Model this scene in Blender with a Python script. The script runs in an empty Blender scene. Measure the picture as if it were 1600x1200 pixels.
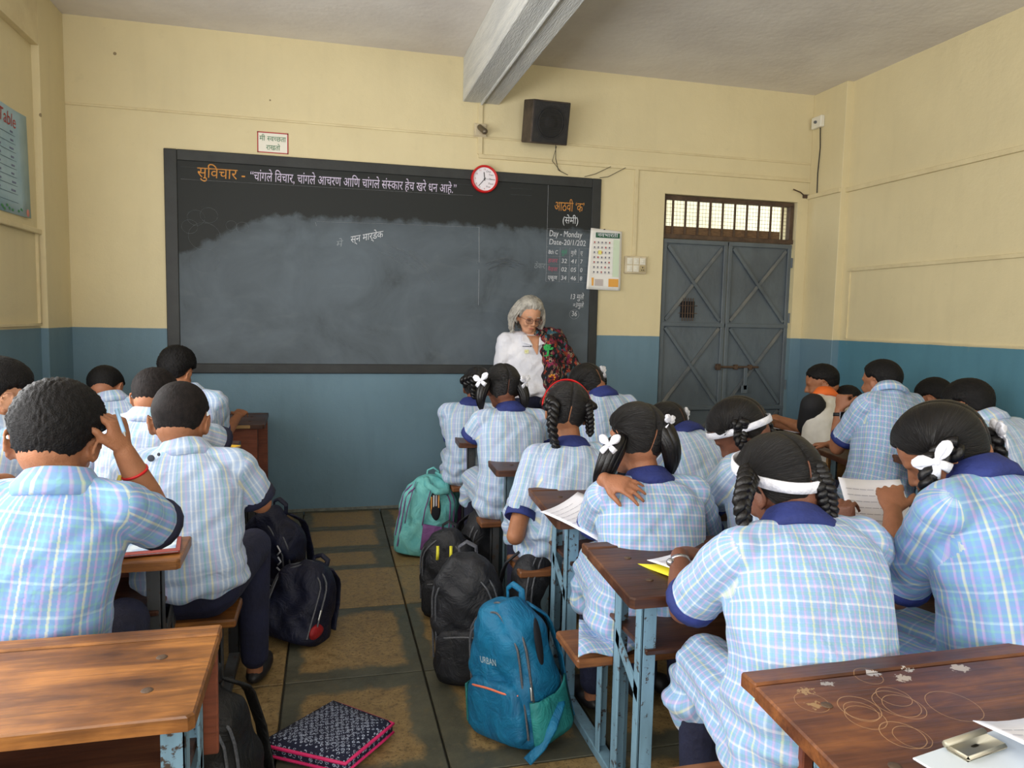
import bpy, bmesh, math, random
import numpy as np
from mathutils import Matrix, Vector
random.seed(7); RNG = np.random.default_rng(7)
SC = bpy.context.scene; COL = SC.collection

# ------------------------------------------------------------------ camera
F = 1148.0
R = np.array([[0.9697, 0.0013, -0.2441], [-0.2431, 0.0913, -0.9657], [0.0210, 0.9958, 0.0889]])
u_, s_, v_ = np.linalg.svd(R); R = u_ @ v_
EYE = np.array([0, 0, 1.4])
cd = bpy.data.cameras.new('camera'); cam = bpy.data.objects.new('camera', cd); COL.objects.link(cam)
cd.sensor_width = 36; cd.lens = F / 1600 * 36; cd.clip_start = .05
cam.matrix_world = Matrix.Translation(EYE) @ Matrix(R.tolist()).to_4x4(); SC.camera = cam
# ------------------------------------------------------------------ sky, daylight at the windows, exposure
W = bpy.data.worlds.new('sky'); SC.world = W; W.use_nodes = True
bg = W.node_tree.nodes['Background']; bg.inputs[0].default_value = (.86, .93, 1, 1); bg.inputs[1].default_value = 2.4
def area(name, loc, rot, sx, sy, e, col=(1, .97, .93)):
    l = bpy.data.lights.new(name, 'AREA'); l.shape = 'RECTANGLE'; l.size = sx; l.size_y = sy; l.energy = e; l.color = col
    o = bpy.data.objects.new(name, l); o.location = loc; o.rotation_euler = rot; COL.objects.link(o); return o
for wy in (3.0, 1.3, -.6, -2.4):      # daylight entering the four windows of the left wall
    area('window_daylight', (-1.62, wy, 1.65), (0, math.radians(-98), 0), 1.35, 1.3, 47, (1, .98, .96))
for wx in (-.3, 2.5):                 # and the two of the rear wall
    area('window_daylight', (wx, -3.4, 1.85), (math.radians(100), 0, 0), 1.7, 1.5, 56, (1, .98, .96))
SC.view_settings.view_transform = 'Standard'; SC.view_settings.look = 'None'
SC.view_settings.gamma = 1; SC.view_settings.use_curve_mapping = False; SC.view_settings.exposure = 0.0
SC.cycles.max_bounces = 8; SC.cycles.diffuse_bounces = 5; SC.cycles.use_denoising = True

# ------------------------------------------------------------------ small maths
def A(*a): return np.array(a, float)
def nz(v): v = np.asarray(v, float); return v / max(np.linalg.norm(v), 1e-9)
def ray(px, py): return R @ A((px - 800) / F, -(py - 600) / F, -1)
def at(px, py, Y): r = ray(px, py); return EYE + r * (Y / r[1])          # measured point at depth Y in the room
def atz(px, py, z): r = ray(px, py); return EYE + r * ((z - 1.4) / r[2])
def xat(px, Y, Z):                                                        # x of a point seen in column px at depth Y, height Z
    k = (px - 800) / F; q = A(0, Y, Z) - EYE
    a0 = R[:, 0] @ q + k * (R[:, 2] @ q); a1 = R[0, 0] + k * R[0, 2]
    return -a0 / a1
def lerp(a, b, t): return np.asarray(a) * (1 - t) + np.asarray(b) * t
def sst(x, a, b): t = np.clip((x - a) / (b - a), 0, 1); return t * t * (3 - 2 * t)

# ------------------------------------------------------------------ objects
OFF = {}
def tagit(o, label=None, cat=None, group=None, kind=None):
    if label: o['label'] = label
    if cat: o['category'] = cat
    if group: o['group'] = group
    if kind: o['kind'] = kind
    return o
def thing(name, loc, label, cat, group=None):
    o = bpy.data.objects.new(name, None); o.empty_display_size = .1; COL.objects.link(o)
    o.location = [float(c) for c in loc]; OFF[o.name] = A(*loc); return tagit(o, label, cat, group)
class G:
    """collects geometry in room coordinates"""
    def __init__(s): s.V = []; s.F = []; s.n = 0
    def add(s, V, Fs):
        V = np.asarray(V, float).reshape(-1, 3); s.V.append(V); n = s.n
        s.F += [[i + n for i in f] for f in Fs]; s.n += len(V); return s
    def rings(s, rs, cap=True, closed=True, loop=False):
        m = len(rs); n = len(rs[0]); V = np.concatenate(rs); Fs = []
        for i in range(m if loop else m - 1):
            j = (i + 1) % m
            for k in range(n if closed else n - 1):
                l = (k + 1) % n; Fs.append([i * n + k, i * n + l, j * n + l, j * n + k])
        if cap and not loop: Fs += [list(range(n))[::-1], list(range((m - 1) * n, m * n))]
        return s.add(V, Fs)
    def cap(s, p0, p1, r0, r1, n=12, e=None):
        p0 = np.asarray(p0, float); p1 = np.asarray(p1, float); d = nz(p1 - p0)
        u = nz(np.cross(d, (0, 0, 1) if abs(d[2]) < .9 else (1, 0, 0))); v = np.cross(d, u)
        if e is not None: v = v
        th = np.arange(n) * 2 * math.pi / n; C = np.outer(np.cos(th), u) + np.outer(np.sin(th), v)
        rs = []
        for a in (-80, -50, -20): rs.append(p0 + d * r0 * math.sin(math.radians(a)) + C * r0 * math.cos(math.radians(a)))
        rs.append(p0 + C * r0); rs.append(p1 + C * r1)
        for a in (20, 50, 80): rs.append(p1 + d * r1 * math.sin(math.radians(a)) + C * r1 * math.cos(math.radians(a)))
        return s.rings(rs)
    def ell(s, c, ax, M=None, n=16, m=10, fn=None):
        M = np.eye(3) if M is None else np.asarray(M); rs = []
        th = np.arange(n) * 2 * math.pi / n
        for i in range(m + 1):
            ph = -math.pi / 2 + math.pi * (.02 + .96 * i / m)
            L = np.stack([np.cos(th) * math.cos(ph), np.sin(th) * math.cos(ph), np.full(n, math.sin(ph))], 1) * np.asarray(ax)
            if fn: L = fn(L)
            rs.append(np.asarray(c) + L @ M.T)
        return s.rings(rs)
    def tube(s, P, r, n=8, cap=True, flat=1.0, up=None, loop=False):
        P = np.asarray(P, float); m = len(P); r = np.broadcast_to(np.asarray(r, float), (m,)); rs = []
        u = None; th = np.arange(n) * 2 * math.pi / n
        for i in range(m):
            if loop: t = nz(P[(i + 1) % m] - P[i - 1])
            else: t = nz(P[min(i + 1, m - 1)] - P[max(i - 1, 0)])
            if up is not None: u = nz(np.cross(t, up))
            elif u is None: u = nz(np.cross(t, (0, 0, 1) if abs(t[2]) < .9 else (1, 0, 0)))
            else: u = nz(u - t * (u @ t))
            v = np.cross(t, u); rs.append(P[i] + np.outer(np.cos(th), u) * r[i] + np.outer(np.sin(th), v) * r[i] * flat)
        return s.rings(rs, cap=cap, loop=loop)
    def box(s, lo, hi, bev=0.0, M=None, c=None):
        """chamfered box from corner lo to corner hi, turned by M about c"""
        lo = np.asarray(lo, float); hi = np.asarray(hi, float); ce = (lo + hi) / 2; h = (hi - lo) / 2
        if bev <= 0:
            V = np.array([[x, y, z] for x in (-1, 1) for y in (-1, 1) for z in (-1, 1)]) * h
            Fs = [[0, 1, 3, 2], [4, 6, 7, 5], [0, 4, 5, 1], [2, 3, 7, 6], [0, 2, 6, 4], [1, 5, 7, 3]]
        else:
            b = min(bev, h.min() * .9); V = []; idx = {}
            for x in (-1, 1):
                for y in (-1, 1):
                    for z in (-1, 1):
                        for a in range(3):
                            p = np.array([x, y, z]) * h; q = p - np.array([x, y, z]) * b; q[a] = p[a]
                            idx[(x, y, z, a)] = len(V); V.append(q)
            V = np.array(V); Fs = []
            for a in range(3):
                b1, c1 = (a + 1) % 3, (a + 2) % 3
                for sg in (-1, 1):
                    f = []
                    for (p, q) in ((-1, -1), (1, -1), (1, 1), (-1, 1)):
                        k = [0, 0, 0]; k[a] = sg; k[b1] = p; k[c1] = q; f.append(idx[(*k, a)])
                    Fs.append(f if sg > 0 else f[::-1])
                for p in (-1, 1):
                    for q in (-1, 1):
                        k0 = [0, 0, 0]; k1 = [0, 0, 0]; k0[a] = -1; k1[a] = 1
                        for k in (k0, k1): k[b1] = p; k[c1] = q
                        f = [idx[(*k0, b1)], idx[(*k1, b1)], idx[(*k1, c1)], idx[(*k0, c1)]]
                        Fs.append(f if p * q > 0 else f[::-1])
            for x in (-1, 1):
                for y in (-1, 1):
                    for z in (-1, 1):
                        f = [idx[(x, y, z, a)] for a in range(3)]; Fs.append(f if x * y * z > 0 else f[::-1])
        V = V + ce
        if M is not None: c = ce if c is None else np.asarray(c); V = (V - c) @ np.asarray(M).T + c
        return s.add(V, Fs)
    def quadpatch(s, P, nu, nv, fn=None, th=0.0):
        """grid patch over 4 corners P[00,10,11,01], optional offset fn(u,v)->vec, thickness th"""
        P = [np.asarray(p, float) for p in P]; nrm = nz(np.cross(P[1] - P[0], P[3] - P[0])); V = []
        for j in range(nv + 1):
            for i in range(nu + 1):
                a, b = i / nu, j / nv
                p = P[0] * (1 - a) * (1 - b) + P[1] * a * (1 - b) + P[2] * a * b + P[3] * (1 - a) * b
                if fn: p = p + fn(a, b)
                V.append(p)
        w = nu + 1; Fs = [[j * w + i, j * w + i + 1, (j + 1) * w + i + 1, (j + 1) * w + i] for j in range(nv) for i in range(nu)]
        if th:
            N = len(V); V = V + [p - nrm * th for p in V]; B = [[k + N for k in f[::-1]] for f in Fs]
            ed = [i for i in range(w)] + [j * w + nu for j in range(1, nv + 1)] + [nv * w + i for i in range(nu - 1, -1, -1)] + [j * w for j in range(nv - 1, 0, -1)]
            S = [[ed[k], ed[k] + N, ed[(k + 1) % len(ed)] + N, ed[(k + 1) % len(ed)]] for k in range(len(ed))]
            Fs = Fs + B + S
        return s.add(V, Fs)
QUEUE = []
def obj(name, g, mat, parent=None, smooth=False, label=None, kind=None, uv=None, off=None):
    """one mesh object from geometry g (room coordinates)"""
    V = np.concatenate(g.V); o0 = A(0, 0, 0)
    if off is not None: o0 = np.asarray(off, float)
    elif parent is not None: o0 = OFF.get(parent.name, o0)
    me = bpy.data.meshes.new(name); me.from_pydata((V - o0).tolist(), [], g.F); me.materials.append(mat)
    if smooth: me.polygons.foreach_set('use_smooth', [True] * len(me.polygons))
    o = bpy.data.objects.new(name, me); COL.objects.link(o)
    if parent is not None: o.parent = parent
    elif off is not None: o.location = o0.tolist()
    OFF[o.name] = o0
    if label: o['label'] = label
    if kind: o['kind'] = kind
    if uv is not None:
        L = me.uv_layers.new(name='cloth'); vi = np.zeros(len(me.loops), int); me.loops.foreach_get('vertex_index', vi)
        L.data.foreach_set('uv', np.asarray(uv)[vi].ravel())
    return o
def fuse(o, voxel, it=4, post=None, uvf=None):
    """grow one continuous surface over overlapping volumes (done for all at the end)"""
    m = o.modifiers.new('r', 'REMESH'); m.mode = 'VOXEL'; m.voxel_size = voxel; m.use_smooth_shade = True
    if it: q = o.modifiers.new('s', 'SMOOTH'); q.factor = .5; q.iterations = it
    QUEUE.append((o, post, uvf)); return o
def run_fuse():
    dg = bpy.context.evaluated_depsgraph_get(); out = []
    for o, post, uvf in QUEUE: out.append(bpy.data.meshes.new_from_object(o.evaluated_get(dg)))
    for (o, post, uvf), me in zip(QUEUE, out):
        old = o.data; o.modifiers.clear(); me.name = old.name
        if not len(me.materials): me.materials.append(old.materials[0])
        o.data = me; bpy.data.meshes.remove(old); n = len(me.vertices); off = OFF[o.name]
        if post or uvf:
            V = np.zeros(n * 3); me.vertices.foreach_get('co', V); V = V.reshape(-1, 3) + off
            N = np.zeros(n * 3); me.vertices.foreach_get('normal', N); N = N.reshape(-1, 3)
        if uvf:
            nl = len(me.loops); vi = np.zeros(nl, int); me.loops.foreach_get('vertex_index', vi)
            npoly = len(me.polygons); cen = np.zeros(npoly * 3); me.polygons.foreach_get('center', cen); cen = cen.reshape(-1, 3) + off
            ls = np.zeros(npoly, int); lt = np.zeros(npoly, int); me.polygons.foreach_get('loop_start', ls); me.polygons.foreach_get('loop_total', lt)
            pol = np.repeat(np.arange(npoly), lt); order = np.argsort(np.repeat(ls, lt), kind='stable')
            UV = uvf(V[vi], cen[pol]); L = me.uv_layers.new(name='cloth'); L.data.foreach_set('uv', UV.ravel().astype(np.float32))
        if post:
            V = post(V, N) - off; me.vertices.foreach_set('co', V.ravel())
        me.polygons.foreach_set('use_smooth', [True] * len(me.polygons)); me.update()

# ------------------------------------------------------------------ materials
def mat_new(name):
    m = bpy.data.materials.new(name); m.use_nodes = True; nt = m.node_tree; b = nt.nodes['Principled BSDF']; return m, nt, b
class NT:
    def __init__(s, nt): s.nt = nt
    def __call__(s, t, ins={}, **kw):
        n = s.nt.nodes.new('ShaderNode' + t)
        for k, v in kw.items(): setattr(n, k, v)
        for k, v in ins.items():
            if isinstance(v, tuple) and len(v) == 2 and hasattr(v[0], 'outputs'): s.nt.links.new(v[0].outputs[v[1]], n.inputs[k])
            elif hasattr(v, 'outputs'): s.nt.links.new(v.outputs[0], n.inputs[k])
            else: n.inputs[k].default_value = v
        return n
    def m(s, op, a, b=0.0, c=0.0): return s('Math', {0: a, 1: b, 2: c}, operation=op)
    def mix(s, f, a, b, bt='MIX'):
        n = s.nt.nodes.new('ShaderNodeMix'); n.data_type = 'RGBA'; n.blend_type = bt
        for k, v in ((0, f), (6, a), (7, b)):
            if hasattr(v, 'outputs'): s.nt.links.new(v.outputs[2 if v.bl_idname == 'ShaderNodeMix' else 0], n.inputs[k])
            elif isinstance(v, tuple) and hasattr(v[0], 'outputs'): s.nt.links.new(v[0].outputs[v[1]], n.inputs[k])
            else: n.inputs[k].default_value = v if k == 0 else (*v[:3], 1)
        return n
    def ramp(s, f, stops, const=False):
        n = s.nt.nodes.new('ShaderNodeValToRGB'); cr = n.color_ramp; cr.interpolation = 'CONSTANT' if const else 'LINEAR'
        while len(cr.elements) > 1: cr.elements.remove(cr.elements[-1])
        for i, (p, c) in enumerate(stops):
            e = cr.elements[0] if i == 0 else cr.elements.new(p)
            e.position = p; e.color = (*c, 1) if isinstance(c, tuple) else (c, c, c, 1)
        s.nt.links.new(f.outputs[0], n.inputs[0]); return n
def srgb(r, g, b):
    f = lambda c: (c / 255 / 12.92) if c / 255 < .04045 else ((c / 255 + .055) / 1.055) ** 2.4
    return (f(r), f(g), f(b))
def hook(nt, b, col=None, bump=None, dist=.002, strength=1.0, rough=None):
    if col is not None: nt.links.new(col.outputs[2 if col.bl_idname == 'ShaderNodeMix' else 0], b.inputs['Base Color'])
    if rough is not None: nt.links.new(rough.outputs[0], b.inputs['Roughness'])
    if bump is not None:
        n = nt.nodes.new('ShaderNodeBump'); n.inputs['Strength'].default_value = strength; n.inputs['Distance'].default_value = dist
        nt.links.new(bump.outputs[2 if bump.bl_idname == 'ShaderNodeMix' else 0], n.inputs['Height']); nt.links.new(n.outputs[0], b.inputs['Normal'])
MATS = {}
def simple(name, c, c2=None, rough=.6, scale=8, bump=0.0, bscale=60, metal=0, stretch=(1, 1, 1), lo=.35, hi=.65, spec=None, sheen=0):
    if name in MATS: return MATS[name]
    m, nt, b = mat_new(name); N = NT(nt)
    tc = N('TexCoord'); mp = N('Mapping', {0: (tc, 'Object'), 'Scale': stretch})
    if c2 is None: b.inputs['Base Color'].default_value = (*c, 1)
    else:
        no = N('TexNoise', {'Vector': mp, 'Scale': scale, 'Detail': 5, 'Roughness': .6})
        r = N.ramp(no, [(lo, c), (hi, c2)]); hook(nt, b, r)
    if bump:
        n2 = N('TexNoise', {'Vector': mp, 'Scale': bscale, 'Detail': 4}); hook(nt, b, None, n2, bump)
    b.inputs['Roughness'].default_value = rough; b.inputs['Metallic'].default_value = metal
    if spec is not None: b.inputs['Specular IOR Level'].default_value = spec
    if sheen: b.inputs['Sheen Weight'].default_value = sheen
    MATS[name] = m; return m
def plaid(name, base, V, H, pitch=.017, mixf=.5):
    """woven check in cloth coordinates (metres): warp stripes V across u, weft stripes H across v"""
    m, nt, b = mat_new(name); N = NT(nt)
    uv = N('UVMap', uv_map='cloth'); sp = N('SeparateXYZ', {0: uv})
    def stripes(ax, cols, fine):
        n = len(cols); t = N.m('FRACT', N.m('DIVIDE', (sp, ax), pitch * n)); st = []
        for i, c in enumerate(cols): st += [((i + 0.0) / n, base), ((i + .58) / n, c)]
        r = N.ramp(t, st, True)
        f = N.m('FRACT', N.m('DIVIDE', (sp, ax), pitch / 3)); f2 = N.m('GREATER_THAN', f, .62)
        return N.mix(N.m('MULTIPLY', f2, .38), r, fine)
    a = stripes(0, V, srgb(128, 156, 200)); c = stripes(1, H, srgb(124, 160, 196))
    mx = N.mix(mixf, a, c)
    tc = N('TexCoord'); no = N('TexNoise', {'Vector': (tc, 'Object'), 'Scale': 9.0, 'Detail': 3, 'Roughness': .5, 'Distortion': .8})
    fi = N('TexNoise', {'Vector': (tc, 'Object'), 'Scale': 600.0, 'Detail': 2})
    bm = N.m('ADD', no, N.m('MULTIPLY', fi, .02)); hook(nt, b, mx, bm, .012)
    b.inputs['Roughness'].default_value = .85; b.inputs['Sheen Weight'].default_value = .15
    b.inputs['Specular IOR Level'].default_value = .2
    MATS[name] = m; return m
PB = srgb(142, 176, 212); PW = srgb(216, 224, 230); PP = srgb(200, 166, 212); PY = srgb(226, 222, 178); PG = srgb(128, 182, 186)
M_PLAID = plaid('checked_cotton', PB, [PW, PP, PY, PP], [PW, PG, srgb(206, 198, 224), PG], .0140)
M_PLAID2 = plaid('checked_cotton_washed', srgb(166, 186, 214), [PW, PG, PY, srgb(190, 176, 212), PW], [srgb(200, 210, 222), srgb(164, 186, 210)], .0140, .34)
M_PLAID3 = plaid('checked_cotton_deep', srgb(122, 160, 206), [PY, PP, PG, PP], [PG, srgb(140, 150, 210), PG, srgb(176, 206, 220)], .0160)
M_NAVY = simple('navy_cotton', srgb(38, 52, 120), srgb(30, 42, 100), .8, 12, .003, 90)
M_NAVYD = simple('dark_navy_cotton', srgb(26, 30, 58), srgb(20, 22, 44), .85, 10, .004, 60)
def skin(name, c):
    m, nt, b = mat_new(name); N = NT(nt); tc = N('TexCoord')
    no = N('TexNoise', {'Vector': (tc, 'Object'), 'Scale': 22.0, 'Detail': 4})
    r = N.ramp(no, [(.3, tuple(x * .86 for x in c)), (.7, tuple(min(1, x * 1.1) for x in c))])
    n2 = N('TexNoise', {'Vector': (tc, 'Object'), 'Scale': 260.0, 'Detail': 3}); hook(nt, b, r, n2, .0012)
    b.inputs['Roughness'].default_value = .52; b.inputs['Specular IOR Level'].default_value = .35
    b.inputs['Subsurface Weight'].default_value = .06; b.inputs['Subsurface Radius'].default_value = (.012, .005, .003)
    MATS[name] = m; return m
SK = [skin('brown_skin', srgb(156, 104, 76)), skin('deep_brown_skin', srgb(118, 76, 58)), skin('tan_skin', srgb(158, 106, 75)), skin('fair_brown_skin', srgb(205, 152, 120))]
def hairmat(name, c, c2, rough=.38, sc=(4, 90, 90), bump=.004, spec=.5):
    m, nt, b = mat_new(name); N = NT(nt); uv = N('UVMap', uv_map='cloth'); mp = N('Mapping', {0: uv, 'Scale': sc})
    no = N('TexNoise', {'Vector': mp, 'Scale': 1.0, 'Detail': 4, 'Roughness': .6})
    hook(nt, b, N.ramp(no, [(.3, c), (.75, c2)]), no, bump); b.inputs['Roughness'].default_value = rough; b.inputs['Specular IOR Level'].default_value = spec
    MATS[name] = m; return m
M_HAIRG = hairmat('oiled_black_hair', srgb(6, 5, 6), srgb(22, 19, 20), .34, (10, 260, 1), .007)
M_HAIRB = simple('short_black_hair', srgb(8, 7, 8), srgb(22, 20, 20), .6, 90, .003, 260, spec=.22)
M_HAIRF = simple('cropped_faded_hair', srgb(20, 17, 17), srgb(36, 31, 30), .7, 60, .002, 320, spec=.18)
M_STRAND = simple('black_hair_strands', srgb(6, 5, 6), srgb(18, 15, 16), .38, 40, .001, 200, spec=.4)
M_GREY = simple('silver_grey_hair', srgb(200, 196, 186), srgb(140, 136, 128), .5, 30, .003, 200)
M_WHITE = simple('white_ribbon', srgb(240, 240, 246), srgb(218, 220, 232), .7, 40, .004, 90)
M_RED = simple('red_plastic', srgb(200, 22, 24), None, .35)
M_SHOE = simple('black_shoe', srgb(18, 17, 18), srgb(34, 32, 33), .5, 20)

# ================================================================== PEOPLE
def rotm(yaw, pitch=0, roll=0):
    """yaw left+, pitch forward-down+, roll head-to-left+ (degrees); columns right, forward, up"""
    y, p, r = map(math.radians, (yaw, -pitch, -roll))
    M = Matrix.Rotation(y, 3, 'Z') @ Matrix.Rotation(p, 3, 'X') @ Matrix.Rotation(r, 3, 'Y'); return np.array(M)
def ik(S, Wp, l1, l2, pole):
    d = Wp - S; L = np.linalg.norm(d)
    if L > (l1 + l2) * .985: Wp = S + d * ((l1 + l2) * .985 / L); d = Wp - S; L = np.linalg.norm(d)
    L = max(L, abs(l1 - l2) + .02); a = (l1 * l1 - l2 * l2 + L * L) / (2 * L); h = math.sqrt(max(l1 * l1 - a * a, 1e-5))
    dn = nz(d); pp = np.asarray(pole, float); pp = nz(pp - dn * (pp @ dn)); return S + dn * a + pp * h, Wp
def rot_axis(v, ax, deg):
    a = math.radians(deg); ax = nz(ax); return v * math.cos(a) + np.cross(ax, v) * math.sin(a) + ax * (ax @ v) * (1 - math.cos(a))
def hand(g, Wp, d, n, side, curl=(25, 30, 20), hs=1.0, spread=5, thumb=(.7, .7, .3), tc=20):
    """palm, four fingers and a thumb; d = towards the fingers, n = out of the palm"""
    d = nz(d); n = nz(n - d * (n @ d)); lat = np.cross(d, n) * side; k = hs
    rs = []; th = np.arange(14) * 2 * math.pi / 14
    for (t, a, b) in ((-.012, .021, .016), (.012, .026, .016), (.035, .034, .0145), (.06, .037, .0135), (.078, .036, .011)):
        rs.append(Wp + d * t * k + np.outer(np.cos(th), lat) * a * k + np.outer(np.sin(th), n) * b * k)
    g.rings(rs)
    for i, (lo, ln, r) in enumerate(((.027, .066, .0082), (.0095, .074, .0086), (-.009, .069, .0082), (-.026, .054, .0072))):
        p = Wp + (d * .072 + lat * lo) * k; v = rot_axis(d, n, -side * (1.5 - i) * spread)
        ax = np.cross(d, n); g.cap(p - v * .02 * k, p, r * k, r * k, 8)
        for j, (fr, c) in enumerate(zip((.46, .30, .24), curl)):
            c = c * (1 + .08 * (i - 1)); v = rot_axis(v, ax, c); q = p + v * ln * fr * k
            g.cap(p, q, r * (1 - .1 * j) * k, r * (.92 - .1 * j) * k, 8); p = q
    v = nz(d * thumb[0] + lat * thumb[1] + n * thumb[2]); p = Wp + (d * .014 + lat * .018) * k; q = p + v * .036 * k
    g.cap(p, q, .0125 * k, .0105 * k, 8); v = nz(v + d * .35 - lat * .2); p = q; q = p + v * .027 * k; g.cap(p, q, .0105 * k, .009 * k, 8)
    v = rot_axis(v, np.cross(v, n), tc); g.cap(q, q + v * .02 * k, .009 * k, .0075 * k, 8)
def head_geo(g, C, M, k, ears=True, female=False):
    T = lambda *p: C + M @ (A(*p) * k)
    g.ell(C, A(.0745, .093, .084) * k, M, 22, 14)
    g.ell(T(0, -.024, -.048), A(.060, .062, .064) * k, M, 18, 12); g.ell(T(0, .030, -.048), A(.062, .060, .074) * k, M, 18, 12)
    g.ell(T(0, .052, -.103), A(.034, .034, .026) * k, M)
    for s in (-1, 1):
        g.cap(T(s * .056, -.004, -.05), T(s * .022, .052, -.105), .018 * k, .018 * k)
        g.ell(T(s * .033, .068, -.058), A(.021, .019, .019) * k, M)
        g.cap(T(s * .009, .086, -.004), T(s * .042, .074, -.004), .010 * k, .010 * k, 8)
        g.ell(T(s * .011, .094, -.057), A(.008, .010, .007) * k, M, 10, 8)
        if ears:
            E_ = M @ rotm(s * -18, 0, s * 8)
            def cup(L): L = L.copy(); return L
            g.ell(T(s * .078, -.008, -.040), A(.0065, .017, .028) * k, E_, 12, 10)
            pts = [T(s * (.084 + .004 * math.sin(a)), -.008 + .018 * math.cos(a) - .003, -.037 + .028 * math.sin(a)) for a in np.radians(np.arange(-60, 230, 24))]
            g.tube(pts, .0042 * k, 7)
            g.ell(T(s * .0765, .0, -.062), A(.006, .008, .009) * k, M, 8, 6)
    g.cap(T(0, .087, -.014), T(0, .108, -.050), .0075 * k, .0105 * k, 10)
    g.cap(T(-.020, .087, -.082), T(.020, .087, -.082), .0058 * k, .0058 * k, 8); g.cap(T(-.014, .086, -.090), T(.014, .086, -.090), .0062 * k, .0062 * k, 8)
HL_BOY = ([-.10, -.075, -.05, -.03, -.012, .010, .030, .055, .10], [-.092, -.092, -.084, -.058, -.018, -.006, -.010, .020, .040])
HL_GIRL = ([-.10, -.075, -.05, -.03, -.010, .010, .030, .055, .10], [-.096, -.096, -.092, -.074, -.034, -.014, .004, .034, .050])
def hair_cap(C, M, k, thick, hl, part=False, tuft=0.0, seed=0, top=0.0, wave=0.0, side=0.0):
    ax = A(.0745, .093, .084); xs = np.radians(np.concatenate([np.linspace(-89, -12, 34), np.linspace(-10, -2.2, 6), [-1.1, -.5, 0, .5, 1.1], np.linspace(2.2, 10, 6), np.linspace(12, 89, 34)]))
    n = 96; th = np.arange(n) * 2 * math.pi / n; rg = np.random.default_rng(seed); rs = []; uvs = []
    ph = rg.uniform(0, 6.28, 12)
    for a in xs:
        L = np.stack([np.full(n, math.sin(a)), np.cos(th) * math.cos(a), np.sin(th) * math.cos(a)], 1)
        P = L * ax; P[:, 2] *= 1 + .30 * sst(-L[:, 2], 0, .5) * sst(-L[:, 1], -.35, .35); P[:, 1] *= 1 + 0 * L[:, 2]; nn = P / ax ** 2; nn /= np.linalg.norm(nn, axis=1)[:, None]
        zl = np.interp(P[:, 1], *hl) + .0025 * np.sin(P[:, 0] * 420 + ph[0]) + .0035 * np.sin(P[:, 0] * 170 + ph[1]) + .002 * np.sin(P[:, 1] * 300 + ph[2])
        mk = sst(P[:, 2] - zl, -.003, .012 if part else .026)
        t = thick * (.30 + .70 * sst(P[:, 2], -.085, .02)) * (1 - .45 * sst(P[:, 1], .045, .085)) + top * sst(P[:, 2], .02, .08) + side * np.abs(P[:, 0]) / .07
        if not part: t = t * (1 - .6 * sst(np.abs(P[:, 0]), .045, .072) * sst(-P[:, 2], -.015, .035))
        if tuft:
            t = t + tuft * (np.sin(P[:, 0] * 380 + 3 * np.sin(P[:, 1] * 190 + ph[3]) + ph[4]) * np.sin(P[:, 1] * 330 + ph[5]) * np.sin(P[:, 2] * 290 + ph[6]) + .6 * np.sin(P[:, 0] * 840 + ph[7]) * np.sin(P[:, 1] * 760 + 2 * np.sin(P[:, 2] * 500)))
        if wave: t = t + wave * (np.sin(th * 9 + ph[8] + a * 5) + .6 * np.sin(th * 23 + ph[9] - a * 8) + .4 * np.sin(th * 47 + ph[1])) * np.clip(np.abs(a), .2, 1)
        if part: t = t - .0022 * math.exp(-(P[0, 0] / .0030) ** 2) + .003 * (1 - math.exp(-(a / .12) ** 2)) * math.exp(-(a / .5) ** 2)
        d = -.010 + (t + .010) * mk
        rs.append(C + ((P + nn * d[:, None]) * k) @ M.T); uvs.append(np.stack([np.full(n, a * .09), th / 6.283 * 1.0], 1))
    g = G().rings(rs); return g, np.concatenate(uvs)
def braid(g, P, r, turns=5.0, taper=.55):
    """three strands plaited along the path P"""
    P = np.asarray(P, float); m = 60; L = np.linspace(0, len(P) - 1, m); Q = np.array([lerp(P[int(min(x, len(P) - 2))], P[int(min(x, len(P) - 2)) + 1], x - int(min(x, len(P) - 2))) for x in L])
    for _ in range(6): Q[1:-1] = (Q[:-2] + Q[1:-1] * 2 + Q[2:]) / 4
    for s in range(3):
        pts = []; u = None
        for i in range(m):
            t = nz(Q[min(i + 1, m - 1)] - Q[max(i - 1, 0)]); u = nz(np.cross(t, A(.2, 1, .1))) if u is None else nz(u - t * (u @ t)); v = np.cross(t, u)
            a = 2 * math.pi * (i / m * turns + s / 3); sc = r * (1 - (1 - taper) * i / m)
            pts.append(Q[i] + u * math.sin(a) * sc * .85 + v * math.sin(2 * a) * sc * .42)
        g.tube(pts, [r * .62 * (1 - (1 - taper) * i / m) for i in range(m)], 8)
def tail(g, P, r, n=12, seed=0, spread=1.0):
    """a loose bundle of tapering locks along the path P"""
    rg = np.random.default_rng(seed); P = np.asarray(P, float); m = 14
    L = np.linspace(0, len(P) - 1, m); Q = np.array([lerp(P[int(min(x, len(P) - 2))], P[int(min(x, len(P) - 2)) + 1], x - int(min(x, len(P) - 2))) for x in L])
    for _ in range(3): Q[1:-1] = (Q[:-2] + Q[1:-1] * 2 + Q[2:]) / 4
    prof = np.array([.42, .7, .92, 1.02, 1.05, 1.05, 1.02, .98, .92, .86, .78, .66, .5, .3]) * r
    g.tube(Q, prof * .8, 12)
    for i in range(n):
        a = 2 * math.pi * i / n + rg.uniform(-.2, .2); ph = rg.uniform(0, 6); u = None; pts = []
        for j in range(m):
            t = nz(Q[min(j + 1, m - 1)] - Q[max(j - 1, 0)]); u = nz(np.cross(t, A(.2, 1, .1))) if u is None else nz(u - t * (u @ t)); v = np.cross(t, u)
            rr = prof[j] * .62 * (1 + .05 * math.sin(j * .8 + ph)) * spread; aa = a + .05 * math.sin(j * .6 + ph)
            pts.append(Q[j] + (u * math.cos(aa) + v * math.sin(aa)) * rr)
        g.tube(pts, prof * .42, 7)
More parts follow.
